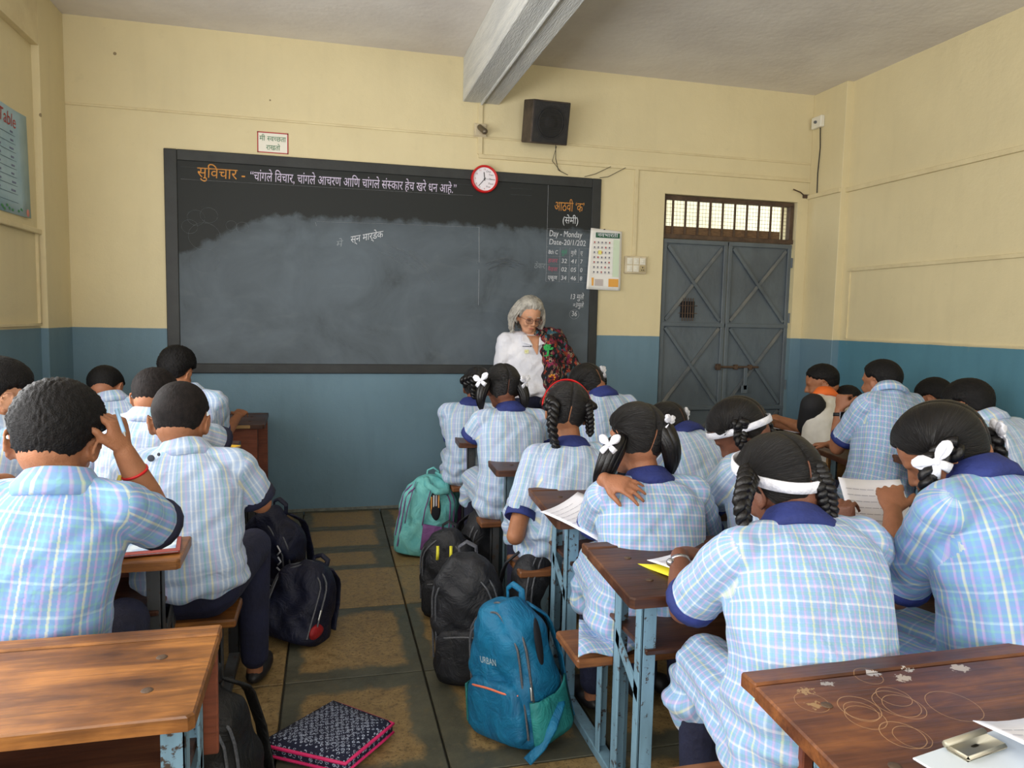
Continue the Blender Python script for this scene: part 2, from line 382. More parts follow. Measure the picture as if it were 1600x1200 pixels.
def bow(g, c, n, up, k=1.0, seed=0):
    rg = np.random.default_rng(seed); n = nz(n); up = nz(up - n * (up @ n)); s = np.cross(up, n)
    g.ell(c + n * .006 * k, A(.008, .008, .007) * k, np.stack([s, up, n], 1), 10, 8)
    for a, ln in ((35, .026), (145, .024), (-50, .020), (-125, .022)):
        a += rg.uniform(-12, 12); d = s * math.cos(math.radians(a)) + up * math.sin(math.radians(a)); w = np.cross(n, d)
        if a > 0 or abs(a) < 0:
            M = np.stack([d, w, n], 1)
            def pin(L): L = L.copy(); f = .45 + .55 * sst(L[:, 0], -.022 * k, .006 * k); L[:, 1] *= f; L[:, 2] += .003 * k * np.sin(L[:, 1] * 520 / k) * f; return L
            g.ell(c + d * ln * .85 * k + n * .004 * k, A(ln * .95, .0145, .0075) * k, M, 16, 12, pin)
        else:
            P = [c + n * .004 * k, c + d * ln * .7 * k + n * .008 * k, c + d * ln * 1.5 * k + n * .003 * k]
            g.tube(P, [.005 * k, .009 * k, .010 * k], 8, flat=.28, up=n)
def ringband(g, C, M, k, ctr, rx, ry, tilt, width, th=.0035, n=56, a0=0, a1=360, zf=None):
    """a strap around the head: oval rx,ry (head frame) tilted about the side axis"""
    T = rotm(0, tilt, 0); full = (a1 - a0) >= 360; m = n if full else n + 1; rs = []
    for i in range(m):
        a = math.radians(a0 + (a1 - a0) * i / n); o = A(math.cos(a), math.sin(a), 0); P = A(rx * o[0], ry * o[1], 0); q = nz(A(o[0] / rx, o[1] / ry, 0)); w = width / 2
        L = [P + A(0, 0, -w), P + q * th + A(0, 0, -w * .9), P + q * (th + .001), P + q * th + A(0, 0, w * .9), P + A(0, 0, w)]
        rs.append(np.array([C + M @ ((T @ x + ctr) * k) for x in L]))
    g.rings(rs, cap=not full, closed=True, loop=full)

def spine_frame(P, Nk, r, hunch):
    up = nz(Nk - P); back = -nz(np.cross(up, r)); c = lerp(P, Nk, .52) + back * hunch + A(0, 0, .0)
    ts = np.linspace(-.05, 1.02, 44); B = np.array([(1 - t) ** 2 * P + 2 * t * (1 - t) * c + t * t * Nk for t in ts])
    T = np.gradient(B, axis=0); T /= np.linalg.norm(T, axis=1)[:, None]; Fw = np.cross(T, r); Fw /= np.linalg.norm(Fw, axis=1)[:, None]
    return ts, B, T, Fw
def person(label, group, hip, neck, head, yaw=0, hyaw=0, hpitch=40, hroll=0, s=1.0, hk=1.0, girl=False, tone=0, hair='boy', hseed=0, wide=1.0,
           hunch=.05, vox=.0062, elbowL=None, elbowR=None, handL=None, handR=None, cloth=None, cuffm=None, collarm=None, lyaw=None, syaw=0, bows=None,
           trouser=None, curlL=(30, 35, 25), curlR=(30, 35, 25), hdirL=None, hdirR=None, hnL=None, hnR=None, sleeve=.66, far=False, thick=None, top=0.0, feet=True,
           sroll=0, stand=False, tuft=.0013, torso_h=1.0, flare=1.0, handscale=.95, face=False, kneeoff=None, spread=5):
    hip = np.asarray(hip, float); neck = np.asarray(neck, float); head = np.asarray(head, float); cloth = cloth or M_PLAID
    root = thing('person', (hip[0], hip[1], 0), label, 'person', group)
    By = rotm(yaw); r = By[:, 0]; f = By[:, 1]; ts, B, T, Fw = spine_frame(hip, neck, r, hunch * s)
    Sy = rotm(yaw + syaw, 0, sroll); sr = Sy[:, 0]
    at_t = lambda t: np.array([np.interp(t, ts, B[:, i]) for i in range(3)])
    fw_t = lambda t: nz([np.interp(t, ts, Fw[:, i]) for i in range(3)])
    sh = {sd: at_t(.87) + sr * sd * .150 * s * wide - fw_t(.87) * .0 for sd in (-1, 1)}
    Mh = rotm(yaw + hyaw, hpitch, hroll); hC = head; k = hk
    arms = {}
    for sd, E_, H_ in ((-1, elbowL, handL), (1, elbowR, handR)):
        S = sh[sd]
        if H_ is None: H_ = hip + f * (.36 + .02 * sd) * s + r * sd * .11; H_ = A(H_[0], H_[1], .765)
        H_ = np.asarray(H_, float)
        if E_ is None: E_, H_ = ik(S, H_, .255 * s, .225 * s, r * sd * .75 + A(0, 0, -1) - f * .1)
        arms[sd] = (S, np.asarray(E_, float), H_)
    # ---- skin: one continuous body
    g = G(); head_geo(g, hC, Mh, k)
    nb = hC + Mh @ (A(0, -.018, -.060) * k); g.cap(neck + (neck - nb) * .15, nb, .046 * s, .047 * k, 14)
    g.cap(hip, at_t(.45), .085 * s, .075 * s); g.cap(at_t(.45), at_t(.84), .075 * s, .07 * s); g.cap(at_t(.84), neck, .06 * s, .042 * s)
    for sd in (-1, 1):
        S, E_, H_ = arms[sd]; g.cap(at_t(.86), S, .05 * s, .044 * s); g.cap(S, E_, .043 * s, .034 * s, 14); g.cap(E_, lerp(E_, H_, .45), .0345 * s, .034 * s, 14); g.cap(lerp(E_, H_, .45), H_, .034 * s, .0225 * s, 14)
        d = nz(H_ - E_); dd = (hdirL if sd < 0 else hdirR); dd = d if dd is None else nz(dd)
        nn = (hnL if sd < 0 else hnR); nn = A(0, 0, -1) - r * sd * .25 if nn is None else np.asarray(nn, float)
        hand(g, H_, dd, nn, sd, curlL if sd < 0 else curlR, handscale * s, spread)
    LM = rotm(yaw if lyaw is None else lyaw); lf = LM[:, 1]; lr = LM[:, 0]; legs = []
    for sd in (-1, 1):
        hj = hip + r * sd * .075 * s + A(0, 0, -.015); kn = hj + lf * .345 * s + lr * sd * .012 + A(0, 0, .01)
        if kneeoff is not None: kn = kn + np.asarray(kneeoff)
        if stand: kn = hj + A(0, 0, -.40) + lr * sd * .01
        an = A(kn[0] - lf[0] * .03, kn[1] - lf[1] * .03, .085) + lr * sd * .01; toe = A(an[0] + lf[0] * .12, an[1] + lf[1] * .12, .035); legs.append((hj, kn, an, toe))
        g.cap(hj, kn, .06 * s, .047 * s); g.cap(kn, an, .045 * s, .03 * s); g.cap(an, A(an[0], an[1], .05), .03, .03); g.cap(A(*an[:2], .045), toe, .030, .022)
    fuse(obj('body', g, SK[tone], root), vox, 3)
    # ---- hair
    if hair in ('boy', 'boyfade', 'boyflat'):
        gh, uv = hair_cap(hC, Mh, k, .013 if thick is None else thick, HL_BOY, False, tuft, hseed, top)
        obj('hair', gh, M_HAIRF if hair == 'boyfade' else M_HAIRB, root, True, uv=uv)
    elif hair:
        gh, uv = hair_cap(hC, Mh, k, .013 if thick is None else thick, HL_GIRL, True, 0, hseed, top, .0007, .005)
        ho = obj('hair', gh, M_HAIRG, root, True, uv=uv); mid = gh.V[0].reshape(-1, 96, 3)[42]; nrm = Mh[:, 0]
        ii = [i for i in range(96) if -260 < (i * 3.75 - (0 if i < 48 else 360)) < 90 and (mid[i] - hC) @ Mh[:, 2] > -.070 * k * (1 if (mid[i] - hC) @ Mh[:, 1] < 0 else -.5)]; ii = sorted(ii, key=lambda i: (i * 3.75 + 90) % 360)
        pp = np.array([mid[i] + (mid[i] - hC) * .006 for i in ii]); pp += np.outer(np.sin(np.arange(len(pp)) * .5), nrm) * .0008; g = G(); g.tube(pp, .0024 * k, 6, flat=.5, up=None); obj('hair_parting', g, SK[tone], root, True)
    # ---- clothes
    prof = [(-.04, .150, .120), (.02, .163, .136), (.12, .166, .140), (.25, .160, .132), (.40, .161, .124), (.55, .167, .119), (.68, .172, .114), (.80, .166, .102), (.90, .132, .082), (.97, .086, .066), (1.0, .062, .056)]
    g = G(); th = np.arange(28) * 2 * math.pi / 28; ct = np.cos(th); st = np.sin(th); pw = 2 / 2.5
    cx = np.sign(ct) * np.abs(ct) ** pw; cy = np.sign(st) * np.abs(st) ** pw; rs = []
    for t, a, b in prof: rs.append(at_t(t) + np.outer(cx, r) * a * s * wide + np.outer(cy, fw_t(t)) * b * s)
    g.rings(rs)
    cuffg = {}; kk = s
    for sd in (-1, 1):
        S, E_, H_ = arms[sd]; d = nz(E_ - S); e = S + (E_ - S) * sleeve; S0 = lerp(at_t(.86), S, .72)
        g.ell(S, A(.060, .060, .056) * kk, None, 14, 10); g.cap(at_t(.93), S + A(0, 0, .012), .052 * kk, .050 * kk, 14)
        g.cap(at_t(.72), S, .085 * kk, .055 * kk, 14)
        u = nz(np.cross(d, A(.1, .2, 1))); v = np.cross(d, u); th2 = np.arange(16) * 2 * math.pi / 16
        rr = [S + d * tt * 1.0 + (np.outer(np.cos(th2), u) + np.outer(np.sin(th2), v)) * q * kk for tt, q in ((-.02, .05), (.02, .060), (np.linalg.norm(e - S) * .5, .060), (np.linalg.norm(e - S), .059))]
        g.rings(rr)
        C_ = G(); L = np.linalg.norm(e - S); ro = .0602 * kk; rs2 = []
        for (tt, q) in ((L - .016, ro - .008), (L - .016, ro), (L + .004, ro + .0015), (L + .016, ro + .001), (L + .017, ro - .004), (L + .004, ro - .010)):
            rs2.append(S + d * tt + (np.outer(np.cos(th2), u) + np.outer(np.sin(th2), v)) * q)
        C_.rings(rs2, cap=True); cuffg[sd] = C_
    tg = G(); skirt = girl
    for sd, (hj, kn, an, toe) in zip((-1, 1), legs):
        if girl:
            g.cap(hj + lf * .02, kn - lf * .02, .090 * s * flare, .080 * s * flare, 16); g.cap(kn - lf * .03, kn + A(0, 0, -.11) + lf * .02, .078 * s, .080 * s * flare, 16)
        tg.cap(hj, kn, .080 * s, .064 * s, 14); tg.cap(kn, A(an[0], an[1], .11), .062 * s, .048 * s, 14)
    if girl:
        g.cap(hip + r * -.07 - A(0, 0, .03), hip + r * .07 - A(0, 0, .03), .115 * s * flare, .115 * s * flare, 16)
        g.cap(lerp(legs[0][0], legs[0][1], .2), lerp(legs[0][1], legs[1][1], 1), .05 * s, .05 * s); g.ell(lerp(lerp(legs[0][0], legs[1][0], .5), lerp(legs[0][1], legs[1][1], .5), .5), A(.13, .16, .06) * s, LM)
    else:
        tg.cap(hip + r * -.05 - A(0, 0, .02), hip + r * .05 - A(0, 0, .02), .098 * s, .098 * s)
    samples = B; seg = np.linalg.norm(np.diff(B, axis=0), axis=1).sum() / (len(B) - 1)
    def uvf(Pv, Pc):
        D = ((Pc[:, None, :] - B[None]) ** 2).sum(2); j = D.argmin(1)
        def torso(Q):
            q = Q - B[j]; lat = q @ r; w = -(q * Fw[j]).sum(1); al = (q * T[j]).sum(1)
            ang = np.arctan2(lat, np.maximum(w, -.3) + .05); return np.stack([ang * .175 * s + 5, j * seg + al + 5], 1)
        UV = torso(Pv)
        for sd in (-1, 1):
            S, E_, H_ = arms[sd]; d = nz(E_ - S); u = nz(np.cross(d, A(.1, .2, 1))); v = np.cross(d, u)
            pc = Pc - S; al = pc @ d; pr = np.linalg.norm(pc - al[:, None] * d, axis=1); out = (pc @ sr) * sd
            msk = ((al > .01) & (pr < .085 * s) & (out > -.012)) | ((out > .03) & (pr < .08))
            q = Pv[msk] - S; a2 = np.arctan2(q @ v, q @ u) * .062 + 3; UV[msk] = np.stack([a2, q @ d + 3], 1)
        if girl:
            for (hj, kn, an, toe) in legs:
                d = nz(kn - hj); pc = Pc - hj; al = pc @ d; pr = np.linalg.norm(pc - al[:, None] * d, axis=1)
                msk = (al > .09) & (pr < .16) & (Pc[:, 2] < hj[2] + .16); u = nz(np.cross(d, A(0, 0, 1)))
                side_ = ((pc @ u) * (1 if (kn - legs[0][1]) @ u >= 0 and (hj is not legs[0][0]) else -1)) > -.03
                q = Pv[msk] - hj; w2 = np.cross(d, u); UV[msk] = np.stack([np.arctan2(q @ u, q @ -w2 if w2[2] < 0 else q @ w2) * .095 + 7, q @ d + 7], 1)
        return UV
    ph = np.random.default_rng(hseed + 11).uniform(0, 6.28, 8)
    def post(V, N):
        D = ((V[:, None, ::1] - B[None, ::2]) ** 2).sum(2); j = D.argmin(1) * 2; tt = ts[np.minimum(j, len(ts) - 1)]
        low = sst(tt, .55, .05); lat = (V - B[np.minimum(j, len(B) - 1)]) @ r
        w = .0032 * np.sin(V[:, 2] * 46 + 2.2 * np.sin(lat * 17 + ph[0]) + lat * 30 + ph[1]) * (.25 + low) \
            + .0024 * np.sin(lat * 70 + 3 * np.sin(V[:, 2] * 19 + ph[2]) + ph[3]) * (.3 + low) + .002 * np.sin(V @ A(38, 52, -44) + 2 * np.sin(V @ A(-20, 31, 25) + ph[4]))
        w = w + .006 * low * np.sin(V[:, 2] * 85 + 1.5 * np.sin(lat * 25 + ph[5])) * sst(tt, .25, 0)
        return V + N * w[:, None]
    fuse(obj('kurta' if girl else 'shirt', g, cloth, root), vox * 1.05, 7, post, uvf)
    if feet or not girl: fuse(obj('trousers', tg, trouser or M_NAVYD, root), vox * 1.3, 4)
    for sd in (-1, 1):
        obj('cuff', cuffg[sd], cuffm or M_NAVY, root, True)
    # collar: a folded band standing round the neck
    nd = nz(nb - neck); ax_t = nz(T[-1] * .75 + nd * .25); u = r; v = nz(np.cross(ax_t, u)); u = np.cross(v, ax_t); th2 = np.arange(30) * 2 * math.pi / 30; rs = []
    base = at_t(.975) + T[-1] * .004
    for (h, q) in ((-.024, .086), (.004, .0835), (.024, .070), (.040, .060), (.043, .056), (.036, .054), (.010, .060), (-.024, .072)):
        hh = h * (1 + .0 * np.sin(th2)) - .018 * np.clip(np.sin(th2), 0, 1)
        rs.append(base + (np.outer(np.cos(th2), u) * 1.06 + np.outer(np.sin(th2), v) * .92) * q * s + hh[:, None] * ax_t)
    if not girl: pass
    cg = G(); m_ = len(rs)
    if stand: rs = [q[[*range(10, 30), *range(0, 5)]] for q in rs]; th2 = th2[:25]
    cg.rings(rs, cap=False, closed=not stand, loop=True)
    cuv = np.stack([np.tile(th2 * .06, m_), np.repeat(np.arange(m_) * .012, len(th2))], 1)
    obj('collar', cg, collarm or (M_NAVY if girl else cloth), root, True, uv=cuv)
    if feet:
        for (hj, kn, an, toe) in legs:
            sg = G(); F3 = LM; sg.ell(A((an[0] + toe[0]) / 2, (an[1] + toe[1]) / 2, .034) + lf * .01, A(.040, .115, .034) * s, F3, 16, 10); obj('shoe', sg, M_SHOE, root, True)
    P_ = dict(root=root, C=hC, M=Mh, k=k, sh=sh, arms=arms, neck=neck, at=at_t, fw=fw_t, r=r, f=f, T=lambda *p: hC + Mh @ (A(*p) * k), B=B)
    return P_

# ================================================================== ROOM
YW = 5.32; CZ = 3.235
def wallmat(name, cream, blue, split=1.285):
    m, nt, b = mat_new(name); N = NT(nt); tc = N('TexCoord'); sp = N('SeparateXYZ', {0: (tc, 'Object')})
    n1 = N('TexNoise', {'Vector': (tc, 'Object'), 'Scale': 1.3, 'Detail': 6, 'Roughness': .6}); n2 = N('TexNoise', {'Vector': (tc, 'Object'), 'Scale': 9.0, 'Detail': 6, 'Roughness': .7})
    st = N('Mapping', {0: (tc, 'Object'), 'Scale': (7, 7, 1.1)}); n3 = N('TexNoise', {'Vector': st, 'Scale': 1.6, 'Detail': 5})
    c = N.ramp(n1, [(.3, tuple(x * .9 for x in cream)), (.7, cream)]); c = N.mix(N.m('MULTIPLY', N.ramp(n3, [(.5, 0.0), (.8, 1.0)]), .16), c, tuple(x * .7 for x in cream))
    c = N.mix(N.m('MULTIPLY', N.ramp(n2, [(.62, 0.0), (.74, 1.0)]), .22), c, tuple(x * .66 for x in cream))
    d = N.ramp(n1, [(.3, tuple(x * .85 for x in blue)), (.7, blue)]); d = N.mix(N.m('MULTIPLY', N.ramp(n3, [(.5, 0.0), (.75, 1.0)]), .3), d, tuple(x * .68 for x in blue))
    d = N.mix(N.m('MULTIPLY', N.ramp(n2, [(.66, 0.0), (.72, 1.0)]), .25), d, srgb(150, 160, 150))
    e = N.m('ADD', (sp, 2), N.m('MULTIPLY', N.m('SUBTRACT', n2, .5), .006))
    vo = N('TexVoronoi', {'Vector': (tc, 'Object'), 'Scale': 2.6, 'Randomness': 1.0}); spot = N.m('LESS_THAN', vo, .03)
    c = N.mix(N.m('MULTIPLY', spot, .75), c, srgb(96, 74, 50))
    hook(nt, b, N.mix(N.m('GREATER_THAN', e, split), d, c), n2, .006, .6); b.inputs['Roughness'].default_value = .55; b.inputs['Specular IOR Level'].default_value = .35
    return m
M_WALL = wallmat('painted_wall', srgb(222, 208, 166), srgb(108, 138, 154))
M_WALLR = wallmat('painted_wall_glossy', srgb(224, 210, 168), srgb(88, 136, 154))
M_CREAM = simple('cream_paint', srgb(222, 208, 166), srgb(208, 192, 150), .5, 5, .003, 30)
M_CEIL = simple('whitewashed_ceiling', srgb(230, 225, 218), srgb(214, 208, 202), .9, 1.6, .0025, 24)
M_BEAM = simple('whitewashed_beam', srgb(222, 222, 216), srgb(196, 198, 196), .85, 3, .006, 30, stretch=(6, .6, 6))

def S(name, g, m, **k):
    o = obj(name, g, m, **k); o['kind'] = 'structure'; return o
# floor: screed with stone slabs set in it
g = G().box((-1.9, -3.7, -.16), (4.1, 5.5, -.022)); FL = S('floor', g, simple('cement_joint', srgb(74, 72, 62), srgb(58, 58, 52), .6, 6, .004, 40))
def slabmat():
    m, nt, b = mat_new('kota_stone'); N = NT(nt); tc = N('TexCoord'); ge = N('SeparateXYZ', {0: (tc, 'Generated')})
    ob = N('ObjectInfo'); off = N('VectorMath', {0: (tc, 'Object'), 1: N('CombineXYZ', {0: N.m('MULTIPLY', (ob, 'Random'), 9.0), 1: N.m('MULTIPLY', (ob, 'Random'), 5.0)})}, operation='ADD')
    def edge(ax): return N.m('MULTIPLY', N.m('ABSOLUTE', N.m('SUBTRACT', (ge, ax), .5)), 2.0)
    e = N.m('MAXIMUM', edge(0), edge(1)); n1 = N('TexNoise', {'Vector': off, 'Scale': 5.0, 'Detail': 6, 'Roughness': .7}); n2 = N('TexNoise', {'Vector': off, 'Scale': 22.0, 'Detail': 6, 'Roughness': .75})
    n3 = N('TexNoise', {'Vector': off, 'Scale': 70.0, 'Detail': 3, 'Roughness': .8})
    k = N.m('ADD', e, N.m('MULTIPLY', N.m('SUBTRACT', n1, .5), .55)); k = N.m('ADD', k, N.m('MULTIPLY', N.m('SUBTRACT', (ob, 'Random'), .45), .5))
    msk = N.ramp(k, [(.80, 0.0), (.90, 1.0)])
    och = N.ramp(n2, [(.32, srgb(104, 84, 54)), (.46, srgb(138, 114, 74)), (.68, srgb(160, 136, 92))]); sp2 = N.ramp(n3, [(.38, 1.0), (.46, 0.0)]); och = N.mix(N.m('MULTIPLY', sp2, .7), och, srgb(84, 68, 44))
    gry = N.ramp(n1, [(.35, srgb(70, 71, 60)), (.65, srgb(94, 92, 76))]); gry = N.mix(N.m('MULTIPLY', N.ramp(n2, [(.55, 0.0), (.7, 1.0)]), .5), gry, srgb(118, 106, 80))
    hook(nt, b, N.mix(msk, och, gry), n2, .003, .6, N.ramp(n2, [(.3, .30), (.7, .55)])); b.inputs['Specular IOR Level'].default_value = .45
    return m
M_SLAB = slabmat(); sx = [-1.66 + .005]; 
xs = [-1.62, -1.20, -.68, -.16, .37, .90, 1.43, 1.96, 2.49, 3.02, 3.5, 3.86]; ys = [5.32, 4.86, 4.42, 4.05, 3.50, 2.80, 2.12, 1.45, .78, .1, -.6, -1.3, -2.0, -2.75, -3.5]
for i in range(len(xs) - 1):
    for j in range(len(ys) - 1):
        x0, x1, y1, y0 = xs[i], xs[i + 1], ys[j], ys[j + 1]
        g = G().box((x0 + .004, y0 + .004, -.03), (x1 - .004, y1 - .004, random.uniform(-.0015, 0)), .002)
        o = obj('stone_slab', g, M_SLAB, off=((x0 + x1) / 2, (y0 + y1) / 2, 0)); o.location = (0, 0, 0); o.parent = FL; o.location = ((x0 + x1) / 2, (y0 + y1) / 2, 0)
S('ceiling', G().box((-1.9, -3.7, CZ), (4.1, 5.55, CZ + .14)), M_CEIL)
g = G().box((-1.9, YW, -.1), (2.53, YW + .23, CZ)).box((3.70, YW, -.1), (4.1, YW + .23, CZ)).box((2.53, YW, 2.385), (3.70, YW + .23, CZ)); WF = S('wall_front', g, M_WALL)
LW = [(2.35, 3.65), (.65, 1.95), (-1.25, .05), (-3.05, -1.75)]
def pierced(x0, x1, z0, z1, cuts, ymin, ymax):
    g = G(); e = ymax
    for a, b_ in cuts:
        g.box((x0, b_, -.1), (x1, e, CZ)); g.box((x0, a, -.1), (x1, b_, z0)); g.box((x0, a, z1), (x1, b_, CZ)); e = a
    g.box((x0, ymin, -.1), (x1, e, CZ)); return g
WL = S('wall_left', pierced(-1.9, -1.64, 1.0, 2.35, LW, -3.6, 5.32), M_WALL)
S('trim_1', G().box((-1.66, 4.9, 0), (-1.60, 5.32, CZ), .003), M_WALL); S('trim_2', G().box((-1.66, -3.5, 2.90), (-1.60, 4.9, CZ)), M_CREAM)
WR = S('wall_right', G().box((3.86, -3.6, -.1), (4.1, 5.4, CZ)), M_WALLR); S('trim_3', G().box((3.80, 4.93, 0), (3.88, 5.32, CZ), .003), M_WALL)
g = G().box((-1.9, -3.72, -.1), (-1.15, -3.5, CZ)).box((.55, -3.72, -.1), (1.65, -3.5, CZ)).box((3.35, -3.72, -.1), (4.1, -3.5, CZ))
for a, b_ in ((-1.15, .55), (1.65, 3.35)): g.box((a, -3.72, -.1), (b_, -3.5, 1.1)).box((a, -3.72, 2.6), (b_, -3.5, CZ))
S('wall_rear', g, M_WALL)
M_STEEL = simple('grey_painted_steel', srgb(96, 106, 112), srgb(80, 88, 94), .45, 2.5, .003, 30, stretch=(1, 1, .6)); M_RUST = simple('brown_primer_steel', srgb(92, 72, 54), srgb(66, 50, 38), .7, 14, .002, 80)
n_ = 1
for (a, b_) in LW:
    g = G().box((-1.84, a, 1.0), (-1.78, a + .05, 2.35)).box((-1.84, b_ - .05, 1.0), (-1.78, b_, 2.35)).box((-1.84, a, 2.30), (-1.78, b_, 2.35)).box((-1.84, a, 1.0), (-1.78, b_, 1.05))
    S('window_%d' % n_, g, M_STEEL); n_ += 1
for (a, b_) in ((-1.15, .55), (1.65, 3.35)):
    g = G().box((a, -3.66, 1.1), (a + .05, -3.6, 2.6)).box((b_ - .05, -3.66, 1.1), (b_, -3.6, 2.6)).box((a, -3.66, 1.1), (b_, -3.6, 1.15)).box((a, -3.66, 2.55), (b_, -3.6, 2.6)); S('window_%d' % n_, g, M_STEEL); n_ += 1
# ceiling beam, cracks and ledges, raised plaster panels
BM = S('beam', G().box((.94, -3.5, 2.93), (1.205, YW, CZ), .004), M_BEAM)
tagit(obj('conduit', G().tube([(1.075, 5.31, 2.922), (1.075, -3.4, 2.922)], .010, 8), M_BEAM), 'thin whitewashed conduit running along the underside of the ceiling beam', 'conduit')
S('trim_4', G().box((-1.60, YW - .008, 2.685), (3.80, YW, 2.700), .003), M_CREAM)
S('trim_5', G().box((-1.64, 3.7, 1.83), (-1.615, 4.9, 1.86), .004), M_CREAM)
S('trim_6', G().box((-1.64, 4.86, 1.31), (-1.625, 4.88, 1.84)).box((-1.64, 3.7, 1.30), (-1.625, 4.88, 1.315)), M_CREAM)
S('trim_7', G().box((3.845, -3.4, 1.808), (3.86, 4.86, 1.835), .003).box((3.85, 4.84, 1.30), (3.86, 4.86, 1.82)).box((3.85, -3.4, 1.292), (3.86, 4.86, 1.303)), M_CREAM)
S('baseboard_front', G().box((-1.60, YW - .006, 0), (2.53, YW, .022), .002), simple('lime_edge', srgb(128, 132, 122), srgb(100, 104, 98), .9, 30))
# ---------------------------------------------------------------- door
D = thing('door_1', (2.53, YW, 0), 'double grey steel door with cross braces and a barred transom', 'door'); D['kind'] = 'structure'; del D['category']; del D['label']
yd = YW + .045
for k, (a, b_) in enumerate(((2.545, 3.105), (3.115, 3.685))):
    leaf = obj('door_leaf', G().box((a, yd, .01), (b_, yd + .006, 2.045)), M_STEEL, D)
    g = G().box((a, yd - .022, .01), (a + .032, yd, 2.045), .003).box((b_ - .032, yd - .022, .01), (b_, yd, 2.045), .003)
    for z in (.01, .695, 1.365, 2.012): g.box((a, yd - .024, z), (b_, yd, z + .033), .003)
    obj('leaf_frame', g, M_STEEL, leaf)
    for (z0, z1) in ((.04, .70), (.73, 1.37), (1.40, 2.01)):
        for sg in (0, 1):
            p, q = A(a + .03, 0, z0), A(b_ - .03, 0, z1)
            if sg: p[0], q[0] = q[0], p[0]
            L = np.linalg.norm(q - p); an = math.atan2(q[2] - p[2], q[0] - p[0]); c = (p + q) / 2
            M = np.array(Matrix.Rotation(-an, 3, 'Y')); yy = yd - .010 - .006 * sg
            obj('cross_brace', G().box((c[0] - L / 2 + .02, yy - .006, c[2] - .013), (c[0] + L / 2 - .02, yd, c[2] + .013), .002, M, (c[0], yy, c[2])), simple('scuffed_steel', srgb(118, 118, 112), srgb(84, 92, 98), .5, 6) if sg == 0 else M_STEEL, leaf)
g = G().box((2.72, yd - .008, 1.435), (2.84, yd - .001, 1.565)); wn = obj('peep_window', g, simple('dark_opening', (.01, .01, .012), None, .9), D)
for i in range(5): obj('bar', G().tube([(2.735 + i * .0225, yd - .014, 1.41), (2.735 + i * .0225, yd - .014, 1.59)], .0035, 6), M_RUST, wn)
for i in range(2): obj('bar', G().tube([(2.70, yd - .016, 1.47 + i * .06), (2.86, yd - .016, 1.47 + i * .06)], .003, 6), M_RUST, wn)
bo = obj('bolt', G().tube([(3.03, yd - .038, 1.045), (3.42, yd - .038, 1.045)], .009, 8).box((3.04, yd - .05, 1.02), (3.075, yd - .02, 1.07), .003).box((3.20, yd - .05, 1.025), (3.23, yd - .02, 1.065), .003).box((3.33, yd - .05, 1.025), (3.36, yd - .02, 1.065), .003), M_RUST, D)
obj('hasp', G().box((3.285, yd - .052, .86), (3.318, yd - .045, 1.04), .003).box((3.268, yd - .052, .83), (3.328, yd - .045, .90), .006), M_STEEL, D)
for z in (.35, .9, 1.45, 1.9): obj('hinge', G().tube([(3.693, yd - .02, z - .04), (3.693, yd - .02, z + .04)], .008, 8), M_STEEL, D)
tr = obj('transom_frame', G().box((2.535, yd - .02, 2.05), (3.695, yd + .04, 2.085), .003).box((2.535, yd - .01, 2.35), (3.695, yd + .04, 2.382), .003).box((2.535, yd - .01, 2.08), (2.565, yd + .04, 2.36), .003).box((3.66, yd - .01, 2.08), (3.695, yd + .04, 2.36), .003), M_RUST, D)
obj('transom_rail', G().box((2.565, yd, 2.085), (3.58, yd + .02, 2.148), .003), simple('old_plank', srgb(120, 92, 62), srgb(84, 62, 42), .8, 20, stretch=(1, 1, 8)), tr)
for i in range(10):
    x = 2.62 + i * .108; obj('transom_bar', G().box((x - .009, yd - .012, 2.07), (x + .009, yd - .004, 2.36), .001), M_RUST, tr)
g = G()
for i in range(41): x = 2.56 + i * .028; g.tube([(x, yd + .028, 2.085), (x, yd + .028, 2.355)], .0012, 4)
for i in range(10): z = 2.09 + i * .029; g.tube([(2.56, yd + .030, z), (3.67, yd + .030, z)], .0012, 4)
o = obj('wire_mesh', g, M_RUST, tr); o['kind'] = 'stuff'
# corridor beyond the door, open to the sky
S('wall_corridor', G().box((1.6, 7.3, -.1), (6.6, 7.45, 4.2)), simple('corridor_cream', srgb(246, 236, 200), srgb(240, 226, 186), .7, 3)); S('floor_corridor', G().box((1.6, 5.55, -.16), (6.6, 7.3, -.02)), simple('corridor_floor', srgb(120, 112, 98), None, .8))
# ---------------------------------------------------------------- text helper
def outline(body, half=False):
    cu = bpy.data.curves.new('t', 'FONT'); cu.body = body; cu.resolution_u = 3; o = bpy.data.objects.new('t', cu); COL.objects.link(o)
    bpy.context.view_layer.update(); dg = bpy.context.evaluated_depsgraph_get(); me = bpy.data.meshes.new_from_object(o.evaluated_get(dg))
    bpy.data.objects.remove(o); bpy.data.curves.remove(cu)
    if half and len(me.vertices):
        bm = bmesh.new(); bm.from_mesh(me); w = max(v.co.x for v in bm.verts)
        bmesh.ops.bisect_plane(bm, geom=bm.verts[:] + bm.edges[:] + bm.faces[:], plane_co=(w - .20, 0, 0), plane_no=(1, 0, 0), clear_outer=True); bm.to_mesh(me); bm.free()
    V = np.array([v.co[:] for v in me.vertices]).reshape(-1, 3); Fs = [list(p.vertices) for p in me.polygons]; bpy.data.meshes.remove(me); return V, Fs
